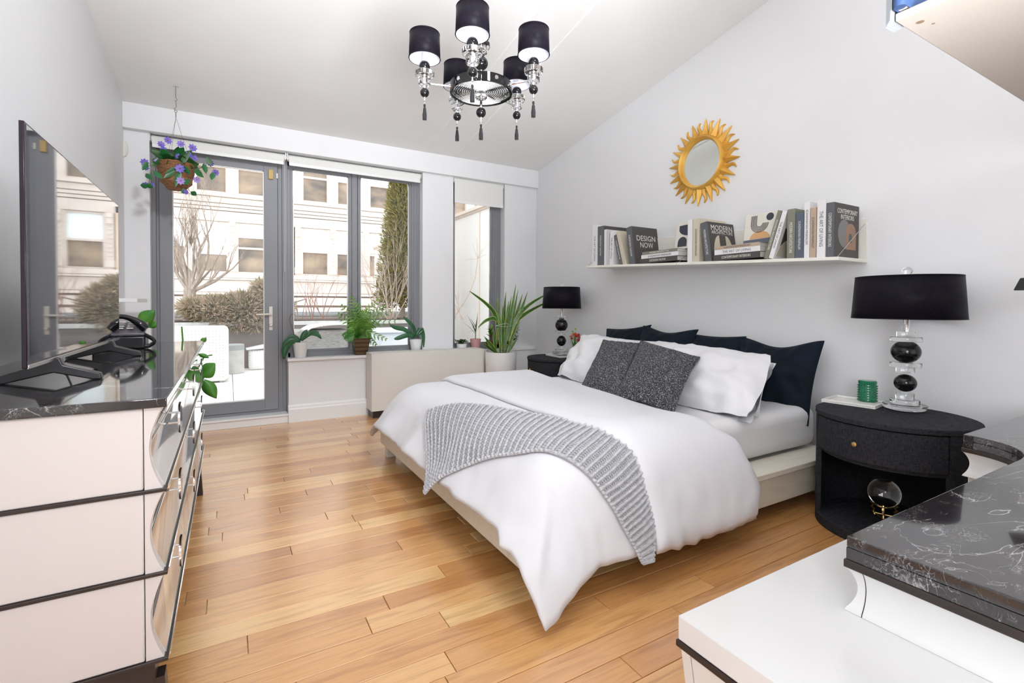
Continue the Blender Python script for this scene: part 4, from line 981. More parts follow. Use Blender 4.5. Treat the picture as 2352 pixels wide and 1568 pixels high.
def book(y0, y1, d, h, cov, lab, spine=None, cover=None, tx=TX, lean=0, turn=0, flat=False, z=None, mode='up', txs=.5, spm=None, x=None, fsize=.022):
    """upright: thickness along y from y0 (near) to y1 (far)"""
    th = y1-y0 if not flat else h; hh = h if not flat else (y1-y0)
    x = SX+.012 if x is None else x
    t = thing('book', (0, 0, 0), lab, 'book', 'books on the wall shelf')
    q = MB(); c = .0025; q.box(0, c, 0, th, 0, hh); q.box(c, d, 0, c, 0, hh); q.box(c, d, th-c, th, 0, hh)
    q.build('cover', spm or cov, t, smooth=False, bev=.0012)
    bx('pages', PAG, t, c, d-.004, c, th-c, .003, hh-.003, bev=0)
    if spm: bx('cover_panel', cov, t, c+.006, d, -.0006, .0, 0, hh, bev=0)
    if spine:
        if flat: put_text(t, spine, min(th*.5, .02), hh*.62, (-.0008, th/2, hh*txs), (0, 0, 1), (0, 1, 0), tx)
        else: put_text(t, spine, min(th*.42, .022), hh*.62, (-.0008, th/2, hh*txs), (0, 0, -1), (0, -1, 0), tx)
    if cover:
        for i, ln in enumerate(cover): put_text(t, ln[0], ln[1], d*ln[3] if len(ln) > 3 else d*.8, (d*.53, -.0012, hh*ln[2]), (1, 0, 0), (0, 0, 1), tx)
    if flat:
        t.rotation_euler = (R(90), 0, 0); t.location = (x, y1, z)
    else:
        zb = shz(min(y0, y1))+.001 if z is None else z
        t.rotation_euler = (lean, 0, turn); t.location = (x, y0, zb)
    return t
def Yx(px): return at_x(px, 560, SX+.012).y
def Zp(px, py): return at_x(px, py, SX+.012).z
def up(pxl, pxr, top, *a, **k):
    ya, yb = Yx(pxr), Yx(pxl); h_ = Zp((pxl+pxr)/2, top)-shz((ya+yb)/2)
    return book(ya+.0006, yb-.0006, a[0], h_, *a[1:], **k)
up(1360, 1372, 517, .25, WH, 'white book with grey title at the far left end of the shelf', 'THE ART OF LIVING', tx=TXD, txs=.42)
up(1373, 1386, 519, .33, DG, 'slate book second from the left with its dark cover showing', 'DESIGN NOW', txs=.5, spm=BG)
up(1387.5, 1393, 527, .24, WH, 'thin white book right of the first slate book')
up(1394, 1398.5, 528, .22, LG, 'thin pale lilac book right of the thin white one')
up(1399.5, 1408, 531, .2, WH, 'slim white leaning book titled the art of living', 'THE ART OF LIVING', tx=TXD, lean=R(2))
def leaner(bl, br, top, d, cov, lab, spine=None, cover=None, ang=0, **k):
    ya, yb = Yx(br), Yx(bl); h_ = (Zp((bl+br)/2, top)-shz((ya+yb)/2))/math.cos(ang)
    b_ = book(ya+.001, yb-.001, d, h_, cov, lab, spine, cover, **k); b_.rotation_euler = (ang, 0, k.get('turn', 0)); return b_
leaner(1424, 1430, 536, .2, BG, 'narrow slate blue book leaning left', 'URBAN DESIGN'.replace('URBAN DESIGN', 'MODERN ARCHITECTURE'), ang=R(-17))
leaner(1431, 1439, 527, .27, BE, 'beige book leaning left before the big dark design book', None, [('FU', .03, .78, .3), ('IS', .03, .66, .3)], ang=R(-17), tx=TXD)
leaner(1447, 1459, 518, .34, DG, 'large dark book with design now printed big on its cover', 'DESIGN NOW', [('DESIGN', .052, .70, .72), ('NOW', .052, .52, .5)], ang=R(-9), spm=BG)
def flatb(pl, pr, yt, yb_, d, cov, lab, spine, tx, zbase):
    h_ = abs(Zp((pl+pr)/2, yt)-Zp((pl+pr)/2, yb_))*.96
    book(Yx(pr), Yx(pl), d, h_, cov, lab, spine, flat=True, z=zbase, tx=tx); return zbase+h_+.0008
z_ = shz(Yx(1469))+.001
z_ = flatb(1469, 1556, 593, 604, .26, DG, 'dark flat book at the bottom of the left stack', 'DESIGN NOW', TX, z_)
z_ = flatb(1473, 1558, 583, 592.5, .26, WH, 'white flat book in the middle of the left stack', 'SCANDINAVIAN MINIMALISM', TXD, z_)
z_ = flatb(1475, 1556, 576, 583, .25, GR, 'grey green flat book on top of the left stack', 'MODERN ARCHITECTURE', TX, z_); zA = z_
NV, PK, OR = cm('print_navy', (.035, .04, .06)), cm('print_pink', (.42, .25, .21)), cm('print_orange', (.62, .36, .17))
CR = cm('cream', (.72, .69, .62))
def artbook(pxl, pxr, top, zb, cov, lab, xoff, lean=R(-8), th=.022):
    y_l, y_r = Yx(pxl), Yx(pxr); wd = (y_l-y_r); h_ = Zp((pxl+pxr)/2, top)-zb
    t = thing('book', (0, 0, 0), lab, 'book', 'books on the wall shelf'); q = MB(); c = .0025
    q.box(0, c, 0, th, 0, h_); q.box(c, wd, 0, c, 0, h_); q.box(c, wd, th-c, th, 0, h_); q.build('cover', cov, t, smooth=False, bev=.001)
    bx('pages', PAG, t, c, wd-.003, c, th-c, .003, h_-.003, bev=0)
    t.location = (SX+xoff, y_l, zb+.001); t.rotation_euler = (lean, 0, R(-90)); return t, wd, h_
def print_shape(t, pts, m, k=0):
    l = origin(t); MB().prism([(p[0]+l.x, p[1]+l.z) for p in pts], 1, l.y-.0014-k*.0006, l.y-.0002).build('printed_shape', m, t, smooth=False)
def arch(cx, z0, w_, h_, n=16): r_ = w_/2; return [(cx-r_, z0), (cx+r_, z0)]+[(cx+r_*math.cos(PI*i/n), z0+h_-r_+r_*math.sin(PI*i/n)) for i in range(n+1)]
t, wd, hh = artbook(1531, 1592, 503, zA, CR, 'cream art book with dark and pink shapes standing on the left stack', .11)
print_shape(t, [(.12*wd, .86*hh), (.52*wd, .88*hh), (.52*wd, .74*hh), (.9*wd, .74*hh)]+[(.51*wd+.39*wd*math.cos(-PI*i/12), .72*hh+.26*hh*math.sin(-PI*i/12)*.95) for i in range(1, 12)]+[(.12*wd, .72*hh)], NV)
print_shape(t, arch(.28*wd, .08*hh, .34*wd, .36*hh), NV); print_shape(t, arch(.72*wd, .16*hh, .4*wd, .42*hh), PK)
up(1579, 1590, 504, .26, WH, 'plain white book between the cream art book and the beige one')
up(1591, 1606, 502, .33, BE, 'tall beige book left of the dark architecture book', 'SCANDINAVIAN MINIMALISM', tx=TXD, txs=.45)
b = leaner(1620, 1635, 507, .33, DG, 'large dark book with modern architecture printed on its cover', 'MODERN ARCHITECTURE', [('MODERN', .045, .86, .8), ('ARCHITECTURE', .026, .745, .8)], ang=R(-9), spm=BG)
for cx, s_ in ((.13, -1), (.21, 1)):
    pts = [(cx, .03)]+[(cx+s_*.085*math.cos(PI/2*(1-i/10)) , .03+.19*math.sin(PI/2*(1-i/10))) for i in range(11)]
    print_shape(b, pts if s_ > 0 else pts[::-1], BE, 1)
z_ = shz(Yx(1639))+.001
z_ = flatb(1639, 1746, 584, 598, .3, DG, 'dark flat book at the bottom of the right stack', 'CONTEMPORARY INTERIORS', TX, z_)
z_ = flatb(1641, 1746, 571, 583.5, .29, WH, 'white flat book titled the art of living in the right stack', 'THE ART OF LIVING', TXD, z_)
z_ = flatb(1645, 1743, 563, 571, .28, TN_, 'tan flat book on top of the right stack', 'SCANDINAVIAN MINIMALISM', TXD, z_)
t, wd, hh = artbook(1692, 1767, 485, z_, CR, 'cream art book with a grey stripe curve and dark dot on the right stack', .09, th=.03)
print_shape(t, [(0, 0), (wd, 0), (wd, .15*hh), (0, .13*hh)], DB)
print_shape(t, [(.5*wd+.31*wd*math.cos(PI*i/14), .15*hh+.25*hh*math.sin(PI*i/14)) for i in range(15)], OR)
for k in range(6):
    r0 = .11+.033*k; pts = [(.2*wd+.033*k*0*wd+(.155-.022*k)*wd, .92*hh)] 
    xl = (.46-r0)*wd; xr_ = (.46+r0)*wd; w_ = .018*wd
    o_ = [(xl, .93*hh), (xl, .66*hh)]+[(.46*wd-r0*wd*math.cos(PI*i/12), .66*hh-r0*wd*1.0*math.sin(PI*i/12)) for i in range(1, 12)]+[(xr_, .66*hh)]
    r1 = r0-.018; i_ = [((.46+r1)*wd, .66*hh)]+[(.46*wd+r1*wd*math.cos(PI*i/12), .66*hh-r1*wd*math.sin(PI*i/12)) for i in range(1, 12)]+[((.46-r1)*wd, .66*hh), ((.46-r1)*wd, .93*hh)]
    print_shape(t, o_+i_, DG)
print_shape(t, [(.76*wd+.11*wd*math.cos(2*PI*i/18), .84*hh+.11*wd*math.sin(2*PI*i/18)) for i in range(18)], NV)
leaner(1754, 1764, 490, .22, GR, 'grey green book leaning right against the white one', 'CONTEMPORARY DESIGN'.replace('CONTEMPORARY DESIGN', 'MODERN ARCHITECTURE'), ang=R(17))
b = leaner(1765, 1776, 491, .25, WH, 'white book titled the art of living leaning right', 'THE ART OF LIVING', ang=R(17), tx=TXD)
print_shape(b, [(.04+.16*math.cos(PI/2*i/10), .02+.2*math.sin(PI/2*i/10)) for i in range(11)]+[(.04, .02)], DG); print_shape(b, [(.12+.10*math.cos(PI*i/10), .02+.12*math.sin(PI*i/10)) for i in range(11)], BE, 2)
up(1807, 1825.5, 480, .3, GR, 'thick green book titled modern architecture', 'MODERN ARCHITECTURE', txs=.42)
up(1826.5, 1845.5, 488, .24, DB, 'blue grey book titled scandinavian minimalism', 'SCANDINAVIAN MINIMALISM')
up(1846.5, 1859, 464, .3, WH, 'tall white book with scandinavian minimalism down its spine', 'SCANDINAVIAN MINIMALISM', tx=TXD, txs=.55)
up(1860, 1874, 477, .24, TN_, 'tan book between the two tall white books', 'SCANDINAVIAN MINIMALIST', tx=TXD, txs=.5)
up(1875.5, 1896, 460, .34, WH, 'thick tall white book beside the last dark book', 'THE ART OF LIVING', tx=TXD, txs=.5)
b = up(1897, 1914.5, 465, .31, DG, 'dark book titled contemporary interiors at the right end', 'CONTEMPORARY INTERIORS', [('CONTEMPORARY', .030, .86, .8), ('INTERIORS', .030, .755, .52)], spm=BG)
print_shape(b, [(.125+.075*math.cos(2*PI*i/24), .155+.09*math.sin(2*PI*i/24)) for i in range(24)], cm('print_grey', (.22, .22, .22)), 1)
print_shape(b, arch(.205, .055, .13, .17), cm('print_brown', (.34, .21, .14)), 2); print_shape(b, arch(.20, .10, .035, .06), BG, 3)

# ------------------------------------------------------------------ sunburst mirror
mp_ = Vector((XR, 2.935, 2.52))
t = thing('sunburst_mirror', mp_, 'round gold sunburst mirror above the book shelf', 'mirror')
def ring(r0, r1, x0, x1, n=64):
    q = MB(); pr = [(r0, x0), (r1, x0), (r1, x1*.7+x0*.3), ((r0+r1)/2, x1), (r0, x1*.6+x0*.4)]; vs = []; m_ = len(pr)
    for i in range(n):
        a = 2*PI*i/n
        for r_, x_ in pr: vs.append((mp_.x-x_, mp_.y+r_*math.cos(a), mp_.z+r_*math.sin(a)))
    fs = [(i*m_+k, ((i+1) % n)*m_+k, ((i+1) % n)*m_+(k+1) % m_, i*m_+(k+1) % m_) for i in range(n) for k in range(m_)]
    return q.add(vs, fs)
ring(.200, .238, .004, .062).build('inner_ring', m_gold, t, ang=50)
q = MB(); q.add([(mp_.x-.02, mp_.y, mp_.z)]+[(mp_.x-.02, mp_.y+.203*math.cos(2*PI*i/64), mp_.z+.203*math.sin(2*PI*i/64)) for i in range(64)], [(0, i+1, (i+1) % 64+1) for i in range(64)]); q.build('mirror_glass', m_mirror, t, smooth=False)
for k in range(16):
    a = 2*PI*k/16+R(6); c, s_ = math.cos(a), math.sin(a)
    def W(r_, lat, x_, c=c, s_=s_): return (mp_.x-x_, mp_.y+r_*c-lat*s_, mp_.z+r_*s_+lat*c)
    q = MB(); q.add([W(.225, -.040, .010), W(.225, .040, .010), W(.225, 0, .050), W(.378, 0, .016), W(.225, -.040, .0), W(.225, .040, .0), W(.378, 0, .004)], [(0, 2, 3), (2, 1, 3), (4, 0, 3, 6), (1, 5, 6, 3), (4, 6, 5), (0, 4, 5, 1, 2)])
    q.build('straight_ray', m_gold, t, smooth=False)
    a = a+PI/16; c, s_ = math.cos(a), math.sin(a)
    def W(r_, lat, x_, c=c, s_=s_): return (mp_.x-x_, mp_.y+r_*c-lat*s_, mp_.z+r_*s_+lat*c)
    P = []
    for i in range(9):
        u = i/8; r_ = .222+u*.135; off = .013*math.sin(u*2*PI*1.05)*(.3+u); wv = .022*(1-u)**.8+.004
        P.append([W(r_, off-wv, .0), W(r_, off-wv, .012), W(r_, off, .026-.008*u), W(r_, off+wv, .012), W(r_, off+wv, .0)])
    q = MB(); q.grid(P); q.add(P[-1], [(0, 1, 2, 3, 4)]); q.build('wavy_ray', m_gold, t, ang=40)

# ------------------------------------------------------------------ chandelier
cc = EYE+_ray(1105, 207)*2.3
ch = thing('chandelier', cc, 'black shaded five arm crystal chandelier with tassels', 'chandelier')
zc2 = ceil_z(cc.y)
MB().cyl((cc.x, cc.y, cc.z+.325), (cc.x, cc.y, zc2-.03), .0095, 14).build('rod', m_black, ch)
MB().lathe([(.0001, 0), (.05, 0), (.055, -.012), (.05, -.03), (.015, -.04), (.0001, -.04)], 24, (cc.x, cc.y, zc2-.005)).build('canopy', m_black, ch)
MB().lathe([(.012, .30), (.02, .305), (.02, .318), (.01, .33)], 16, (cc.x, cc.y, cc.z)).build('collar', m_chrome, ch)
for z_, r_ in ((.245, .036), (.125, .032), (-.105, .0235)): MB().sphere((cc.x, cc.y, cc.z+z_), r_, 24).build('black_ball', m_blackgloss, ch)
for z_ in (.170, -.04, .0): MB().lathe([(.026, z_), (.028, z_+.003), (.028, z_+.032), (.026, z_+.035)], 14, (cc.x, cc.y, cc.z)).build('crystal_cylinder', m_crystal, ch, smooth=False)
MB().lathe([(.04, .198), (.042, .201), (.042, .215), (.04, .218)], 14, (cc.x, cc.y, cc.z)).build('crystal_disc', m_crystal, ch, smooth=False)
MB().cyl((cc.x, cc.y, cc.z-.15), (cc.x, cc.y, cc.z+.31), .006, 10).build('spindle', m_chrome, ch)
q = MB(); q.lathe([(.137, -.018), (.146, -.018), (.146, .022), (.137, .022), (.137, -.018)], 56, cc, cap=False); q.build('ring', m_blackgloss, ch, ang=30)
q = MB(); pr = [(.008, -.010)]
for i in range(12): r_ = .02+i*.0098; pr += [(r_, -.010), (r_+.0033, -.0155), (r_+.0066, -.010)]
pr += [(.1365, -.010), (.1365, -.004), (.008, -.004), (.008, -.010)]
q.lathe(pr, 56, cc, cap=False); q.build('ridged_glass', m_crystal, ch, ang=30)
def tassel(x, y, z, par, s_=1.):
    MB().lathe([(.0035, 0), (.0035, -.012), (.006, -.014), (.006, -.018), (.002, -.02), (.0018, -.034)], 10, (x, y, z)).build('ferrule', m_chrome, par)
    q = MB(); q.lathe([(.001, -.030), (.005, -.034), (.0052, -.042), (.0035, -.046), (.0065, -.052), (.0085, -.075), (.009, -.098), (.0075, -.101), (.0001, -.102)], 12, (x, y, z))
    for i in range(12): a = 2*PI*i/12; q.tube([(x+.004*math.cos(a), y+.004*math.sin(a), z-.05), (x+.0085*math.cos(a), y+.0085*math.sin(a), z-.08), (x+.0082*math.cos(a), y+.0082*math.sin(a), z-.104)], .0013, 4)
    q.build('tassel', m_blackmatte, par)
tassel(cc.x, cc.y, cc.z-.128, ch)
vdir = math.atan2(cc.y, cc.x)
RA = .262
tbl = None
for k in range(5):
    phi = R(-8+72*k)          # 0 = towards the camera, positive to its right
    a = vdir+PI+phi
    ax_, ay_ = cc.x+RA*math.cos(a), cc.y+RA*math.sin(a)
    ar = MB(); ar.cyl((cc.x+.146*math.cos(a), cc.y+.146*math.sin(a), cc.z+.002), (ax_-.02*math.cos(a), ay_-.02*math.sin(a), cc.z+.004), .0042, 8); ar.cyl((cc.x+.143*math.cos(a), cc.y+.143*math.sin(a), cc.z+.002), (cc.x+.152*math.cos(a), cc.y+.152*math.sin(a), cc.z+.002), .010, 12)
    arm = ar.build('arm', m_chrome, ch)
    b_ = MB(); b_.cyl((cc.x+.1475*math.cos(a+R(36)), cc.y+.1475*math.sin(a+R(36)), cc.z+.004), (cc.x+.144*math.cos(a+R(36)), cc.y+.144*math.sin(a+R(36)), cc.z+.004), .009, 14); b_.build('rivet', m_chrome, ch)
    def sub(mb, name, m, **k_): return mb.build(name, m, arm, **k_)
    c3 = (ax_, ay_, cc.z)
    sub(MB().lathe([(.026, -.006), (.028, -.003), (.028, .027), (.026, .03)], 16, c3), 'crystal_cylinder', m_crystal, smooth=False)
    sub(MB().lathe([(.040, .032), (.043, .035), (.043, .053), (.040, .056)], 16, c3), 'crystal_disc', m_crystal, smooth=False)
    sub(MB().lathe([(.008, -.022), (.011, -.018), (.011, -.008), (.008, -.006), (.008, .06)], 12, c3), 'neck', m_chrome)
    sub(MB().sphere((ax_, ay_, cc.z+.080), .0245, 22), 'black_ball', m_blackgloss); sub(MB().sphere((ax_, ay_, cc.z-.040), .0205, 22), 'black_ball', m_blackgloss)
    sub(MB().cyl((ax_, ay_, cc.z+.10), (ax_, ay_, cc.z+.175), .009, 12), 'candle_sleeve', mat('candle_sleeve', (.75, .76, .85), .3))
    tassel(ax_, ay_, cc.z-.060, arm)
    zb, zt, r1, r0 = .112, .228, .0705, .0665
    sh = sub(MB().lathe([(r1, zb), (r0, zt)], 36, c3, cap=False), 'shade', m_shade, ang=60)
    md = sh.modifiers.new('t', 'SOLIDIFY'); md.thickness = .0012; md.offset = 1
    sub(MB().lathe([(r1-.002, zb+.0005), (r0-.002, zt-.0005)], 36, c3, cap=False), 'shade_lining', m_shadein, ang=60)
    for rr, zz in ((r1+.0005, zb+.002), (r0+.0005, zt-.002)): sub(MB().tube([(ax_+rr*math.cos(2*PI*i/36), ay_+rr*math.sin(2*PI*i/36), cc.z+zz) for i in range(37)], .0022, 6), 'rim', m_shade)
    q = MB()
    for j in range(3): q.tube([(ax_, ay_, cc.z+.176), (ax_+r0*math.cos(j*2.094), ay_+r0*math.sin(j*2.094), cc.z+zt-.003)], .0012, 4)
    sub(q, 'shade_spider', m_steel); sub(MB().sphere((ax_, ay_, cc.z+zt+.014), .0115, 14), 'finial', m_crystal)
    sub(MB().cyl((ax_, ay_, cc.z+.17), (ax_, ay_, cc.z+zt+.005), .002, 6), 'finial_rod', m_chrome)

# ------------------------------------------------------------------ hanging basket
hb = at_y(405, 400, 5.2); HX, HY = hb.x, 5.2
bz0, bz1 = at_y(405, 434, HY).z, at_y(405, 378, HY).z
hk = thing('hanging_basket', (HX, HY, bz0), 'brown wicker basket of violet flowers hanging from the ceiling', 'hanging plant')
q = MB()
n = 26
for j in range(18):
    u = j/17; z_ = bz0+(bz1-bz0)*u; r_ = .055+.075*math.sin(PI/2*min(1, u*1.15+.05))**.8
    pts = [(HX+(r_+.004*math.sin(i*PI+j*PI))*math.cos(2*PI*i/n), HY+(r_+.004*math.sin(i*PI+j*PI))*math.sin(2*PI*i/n), z_+.003*((i+j) % 2)) for i in range(n+1)]
    q.tube(pts, .0085, 5, cap=False)
q.lathe([(.0001, 0), (.06, .0), (.118, .05), (.125, (bz1-bz0)*.9)], 26, (HX, HY, bz0), cap=False)
q.build('basket', m_wicker, hk)
cz = ceil_z(HY)
q = MB(); q.lathe([(.0001, 0), (.022, -.001), (.02, -.004), (.0001, -.005)], 14, (HX, HY, cz)); q.build('ceiling_plate', m_steel, hk)
q = MB(); kz = at_y(405, 270, HY).z
q.tube([(HX, HY, cz), (HX, HY, cz-.09), (HX+.012, HY, cz-.11), (HX, HY, cz-.125), (HX-.008, HY, cz-.115)], .002, 6)
q.tube([(HX, HY, cz-.12), (HX+.004, HY, kz+.09), (HX-.012, HY, kz+.075), (HX, HY, kz+.06)], .0022, 6)
q.tube([(HX+.010*math.cos(2*PI*i/12), HY, kz+.055+.010*math.sin(2*PI*i/12)) for i in range(13)], .002, 6)
q.tube([(HX, HY, kz+.045), (HX, HY, kz)], .003, 6)
for a in (0, 2.1, 4.2): q.tube([(HX, HY, kz), (HX+.12*math.cos(a), HY+.12*math.sin(a), bz1-.01)], .0012, 5)
q.build('hook_and_wires', mat('rusty_wire', (.18, .13, .11), .5, .6), hk)
rb = random.Random(11)
def hp_(px, py, dy=0): return at_y(px, py, HY+dy)
for i in range(80):
    a = rb.uniform(0, 2*PI); el = rb.uniform(-.1, 1.3); r_ = rb.uniform(.02, .15)
    b_ = Vector((HX+r_*.7*math.cos(a), HY+r_*.7*math.sin(a), bz1-.01+.09*rb.random()*math.sin(max(el, .1))))
    d = Vector((math.cos(a)*math.cos(el), math.sin(a)*math.cos(el), math.sin(el)*.7+.05))
    MB().leaf(b_, d, rb.uniform(.07, .11), rb.uniform(.026, .036), .9, _view_side(b_, d)+Vector((rb.uniform(-.4, .4), rb.uniform(-.4, .4), rb.uniform(-.3, .3)))*.3, 6, .15, peak=.35).build('leaf', [m_leafdark, m_leafdark, m_basket][i % 3], hk)
for (x0, y0, x1, y1) in ((415, 378, 430, 355), (412, 385, 388, 394), (415, 388, 405, 418), (405, 390, 384, 403), (420, 380, 432, 395), (340, 372, 330, 385), (352, 392, 368, 405), (335, 398, 345, 408), (468, 375, 472, 392), (485, 380, 478, 365), (490, 395, 487, 408), (445, 390, 462, 402), (322, 425, 335, 428), (352, 430, 340, 425), (438, 440, 448, 446), (430, 437, 420, 440), (421, 422, 432, 415)):
    MB().leaf(hp_(x0, y0, -.13), hp_(x1, y1, -.14)-hp_(x0, y0, -.13), (hp_(x1, y1, -.14)-hp_(x0, y0, -.13)).length*1.4, .023, .1, _view_side(hp_(x0, y0, -.13), hp_(x1, y1, -.14)-hp_(x0, y0, -.13)), 6, .2, peak=.4).build('leaf', m_basket if y1 > 380 else m_leafdark, hk)
q = MB()
for path in (((375, 392), (355, 386), (342, 380), (334, 372)), ((352, 386), (345, 402), (342, 418), (335, 425)), ((440, 395), (460, 385), (478, 378), (490, 385), (495, 398)), ((432, 432), (435, 438), (442, 444)), ((450, 390), (470, 382), (482, 366))):
    q.tube([hp_(x, y, -.11) for x, y in path], .002, 5)
q.build('trailing_stems', m_stem, hk)
for i, (fx, fy, rr, mm) in enumerate(((413, 387, .030, 0), (415, 415, .027, 1), (385, 323, .027, 0), (415, 331, .024, 0), (370, 332, .024, 0), (375, 343, .022, 0), (442, 340, .028, 0), (433, 355, .022, 0), (446, 363, .022, 0), (409, 360, .022, 0), (332, 373, .026, 0), (335, 385, .02, 0), (335, 425, .022, 0), (348, 425, .02, 0), (452, 413, .024, 1), (484, 375, .024, 0), (495, 397, .026, 0), (428, 441, .018, 0), (362, 370, .018, 1))):
    c = hp_(fx, fy, -.145 if 380 < fx < 440 and fy > 370 else -.08); q = MB(); nrm = (EYE-c).normalized()
    nrm = (nrm+Vector((rb.uniform(-.5, .5), 0, rb.uniform(-.1, .7 if fy < 370 else .2)))).normalized(); s1 = nrm.orthogonal().normalized(); s2 = nrm.cross(s1)
    for k in range(8):
        a = 2*PI*k/8; d = s1*math.cos(a)+s2*math.sin(a)+nrm*.25
        q.leaf(c, d, rr*1.35, rr*.36, .1, d.cross(nrm), 5, .1, peak=.55, tip=.05)
    fo = q.build('flower', m_lilac if mm else m_violet, hk)
    MB().sphere(c+nrm*.004, rr*.2, 8).build('flower_centre', mat('flower_eye', (.35, .13, .02), .7), fo)

# ------------------------------------------------------------------ plants on the sill
def pot(name, m, par, c, r0, r1, h_, n=28, sq=False):
    a0 = PI/4 if sq else 0; nn = 4 if sq else n
    return MB().lathe([(r0*.96, 0), (r0, .003), (r1, h_), (r1*.93, h_), (r1*.9, h_-.012), (.0001, h_-.012)], nn, c, a0=a0).build(name, m, par, bev=.002 if sq else 0)
def curl_leaf(par, m, pts, width, name='leaf', fold=.22, mids=None):
    pts = [Vector(p) for p in pts]; n = 10; P = []
    def cr(t):
        k = len(pts)-1; x = t*k; i = min(int(x), k-1); f_ = x-i
        p0, p1, p2, p3 = pts[max(i-1, 0)], pts[i], pts[i+1], pts[min(i+2, k)]
        return .5*((2*p1)+(-p0+p2)*f_+(2*p0-5*p1+4*p2-p3)*f_*f_+(-p0+3*p1-3*p2+p3)*f_**3)
    for i in range(n+1):
        t_ = i/n; p = cr(t_); d = (cr(min(1, t_+.02))-cr(max(0, t_-.02))).normalized()
        side = d.cross((EYE-p).normalized()); side = (side+Vector((0, 0, .25))*side.length).normalized() if side.length > 1e-4 else Vector((1, 0, 0)); nn = side.cross(d).normalized()
        wv = width*max(.05, math.sin(PI*min(.97, .10+.88*t_))**.75); e = nn*fold*wv
        P.append([p+side*wv+e, p, p-side*wv+e])
    return MB().grid(P).build(name, m, par, solid=.0015)
def pxp(lst, Y): return [at_y(x, y, Y) for x, y in lst]
# left orchid
o1 = at_y(690, 821, 5.70); t = thing('orchid_plant', (o1.x, 5.70, .676), 'flowerless orchid in a white pot at the left end of the sill', 'potted plant')
pot('pot', m_white, t, (o1.x, 5.70, .676), .057, .078, .165)
for w_, lst in ((.030, ((690, 784), (672, 778), (655, 788), (650, 800))), (.042, ((690, 784), (668, 782), (655, 800), (652, 824))), (.028, ((692, 782), (698, 768), (705, 757))), (.026, ((692, 782), (712, 766), (728, 768), (738, 778))), (.022, ((690, 783), (675, 772), (660, 774))), (.018, ((694, 782), (715, 762), (733, 763)))):
    curl_leaf(t, m_orchid, pxp(lst, 5.66), w_)
q = MB(); q.tube(pxp(((678, 780), (672, 758), (665, 735), (668, 722), (674, 720)), 5.68), .003, 6); q.tube(pxp(((677, 775), (674, 757), (671, 745)), 5.68), .0025, 5); q.build('flower_spike', m_stem, t)
# parlour palm
p1 = at_y(828, 814, 5.70); t = thing('parlour_palm', (p1.x, 5.70, .676), 'leafy parlour palm in a tapered bronze pot beside the heater', 'potted plant')
m_bronze = mat('woven_bronze', (.16, .10, .05), .35, .5)
def dots(m):
    v = coords(m); vo = N(m, 'ShaderNodeTexVoronoi'); vo.inputs['Scale'].default_value = 110; vo.inputs['Randomness'].default_value = .1; L(m, v, vo.inputs['Vector'])
    r = ramp(m, [(.25, (.33, .24, .12)), (.45, (.09, .055, .03))]); L(m, vo.outputs[0], r.inputs[0]); L(m, r.outputs[0], BS(m).inputs['Base Color'])
dots(m_bronze)
pot('pot', m_bronze, t, (p1.x, 5.70, .676), .085, .135, .19, sq=True)
rp = random.Random(21)
def frond(par, pts, ln, m):
    pts = [Vector(p) for p in pts]; q = MB(); q.tube(pts, [.004, .003, .002, .0012][:len(pts)] if len(pts) <= 4 else .002, 5)
    N_ = 15
    for i in range(3, N_+1):
        t_ = i/N_; k = len(pts)-1; x = t_*k; j = min(int(x), k-1); p = pts[j].lerp(pts[j+1], x-j); d = (pts[j+1]-pts[j]).normalized()
        sd_ = d.cross((EYE-p).normalized()).normalized()
        for s_ in (-1, 1):
            nn_ = None
            dd = (d*.75+sd_*s_*.8+Vector((0, 0, -.15))).normalized(); nn_ = dd.cross((EYE-p).normalized()); l_ = ln*(math.sin(PI*min(.95, .2+t_*.75))**.7)
            q.leaf(p, dd, l_, .0085, .6, nn_, 4, .1, peak=.35)
    return q.build('frond', m, par)
base_ = (828, 778)
for (mx, my, tx_, ty_, m_) in ((815, 735, 785, 703, m_palm), (820, 720, 808, 683, m_palm), (835, 725, 868, 690, m_palm), (840, 745, 905, 738, m_palm), (812, 750, 778, 722, m_palm), (840, 760, 885, 778, m_palm), (815, 762, 790, 770, m_leafmid), (818, 755, 800, 745, m_leafmid), (832, 730, 845, 712, m_palm), (825, 745, 822, 700, m_leafmid), (838, 752, 868, 742, m_palm), (812, 768, 795, 778, m_leafmid), (845, 740, 895, 715, m_palm), (836, 768, 862, 790, m_palm), (842, 735, 880, 705, m_palm)):
    yy = 5.64+rp.uniform(-.06, .06)
    frond(t, [at_y(base_[0]+rp.uniform(-6, 6), base_[1], 5.69), at_y((base_[0]+mx)/2, (base_[1]+my)/2+2, 5.68), at_y(mx, my, yy), at_y(tx_, ty_, yy-.03)], .105, m_)
# right orchid
o2 = at_y(955, 801, 5.68); t = thing('orchid_plant', (o2.x, 5.68, .676), 'dark leaved orchid in a white pot before the window pillar', 'potted plant')
pot('pot', m_white, t, (o2.x, 5.68, .676), .052, .075, .155)
for w_, lst in ((.028, ((952, 774), (930, 757), (908, 752), (895, 746))), (.028, ((950, 775), (935, 770), (915, 776), (905, 778))), (.026, ((955, 772), (966, 755), (972, 770), (973, 797))), (.022, ((953, 772), (950, 752), (935, 735), (926, 727))), (.024, ((955, 772), (968, 760), (970, 752)))):
    curl_leaf(t, m_orchid, pxp(lst, 5.64), w_)
q = MB(); q.tube(pxp(((952, 772), (948, 730), (947, 682)), 5.68), .0028, 6); q.build('stake', mat('cane_orange', (.42, .18, .06), .6), t)
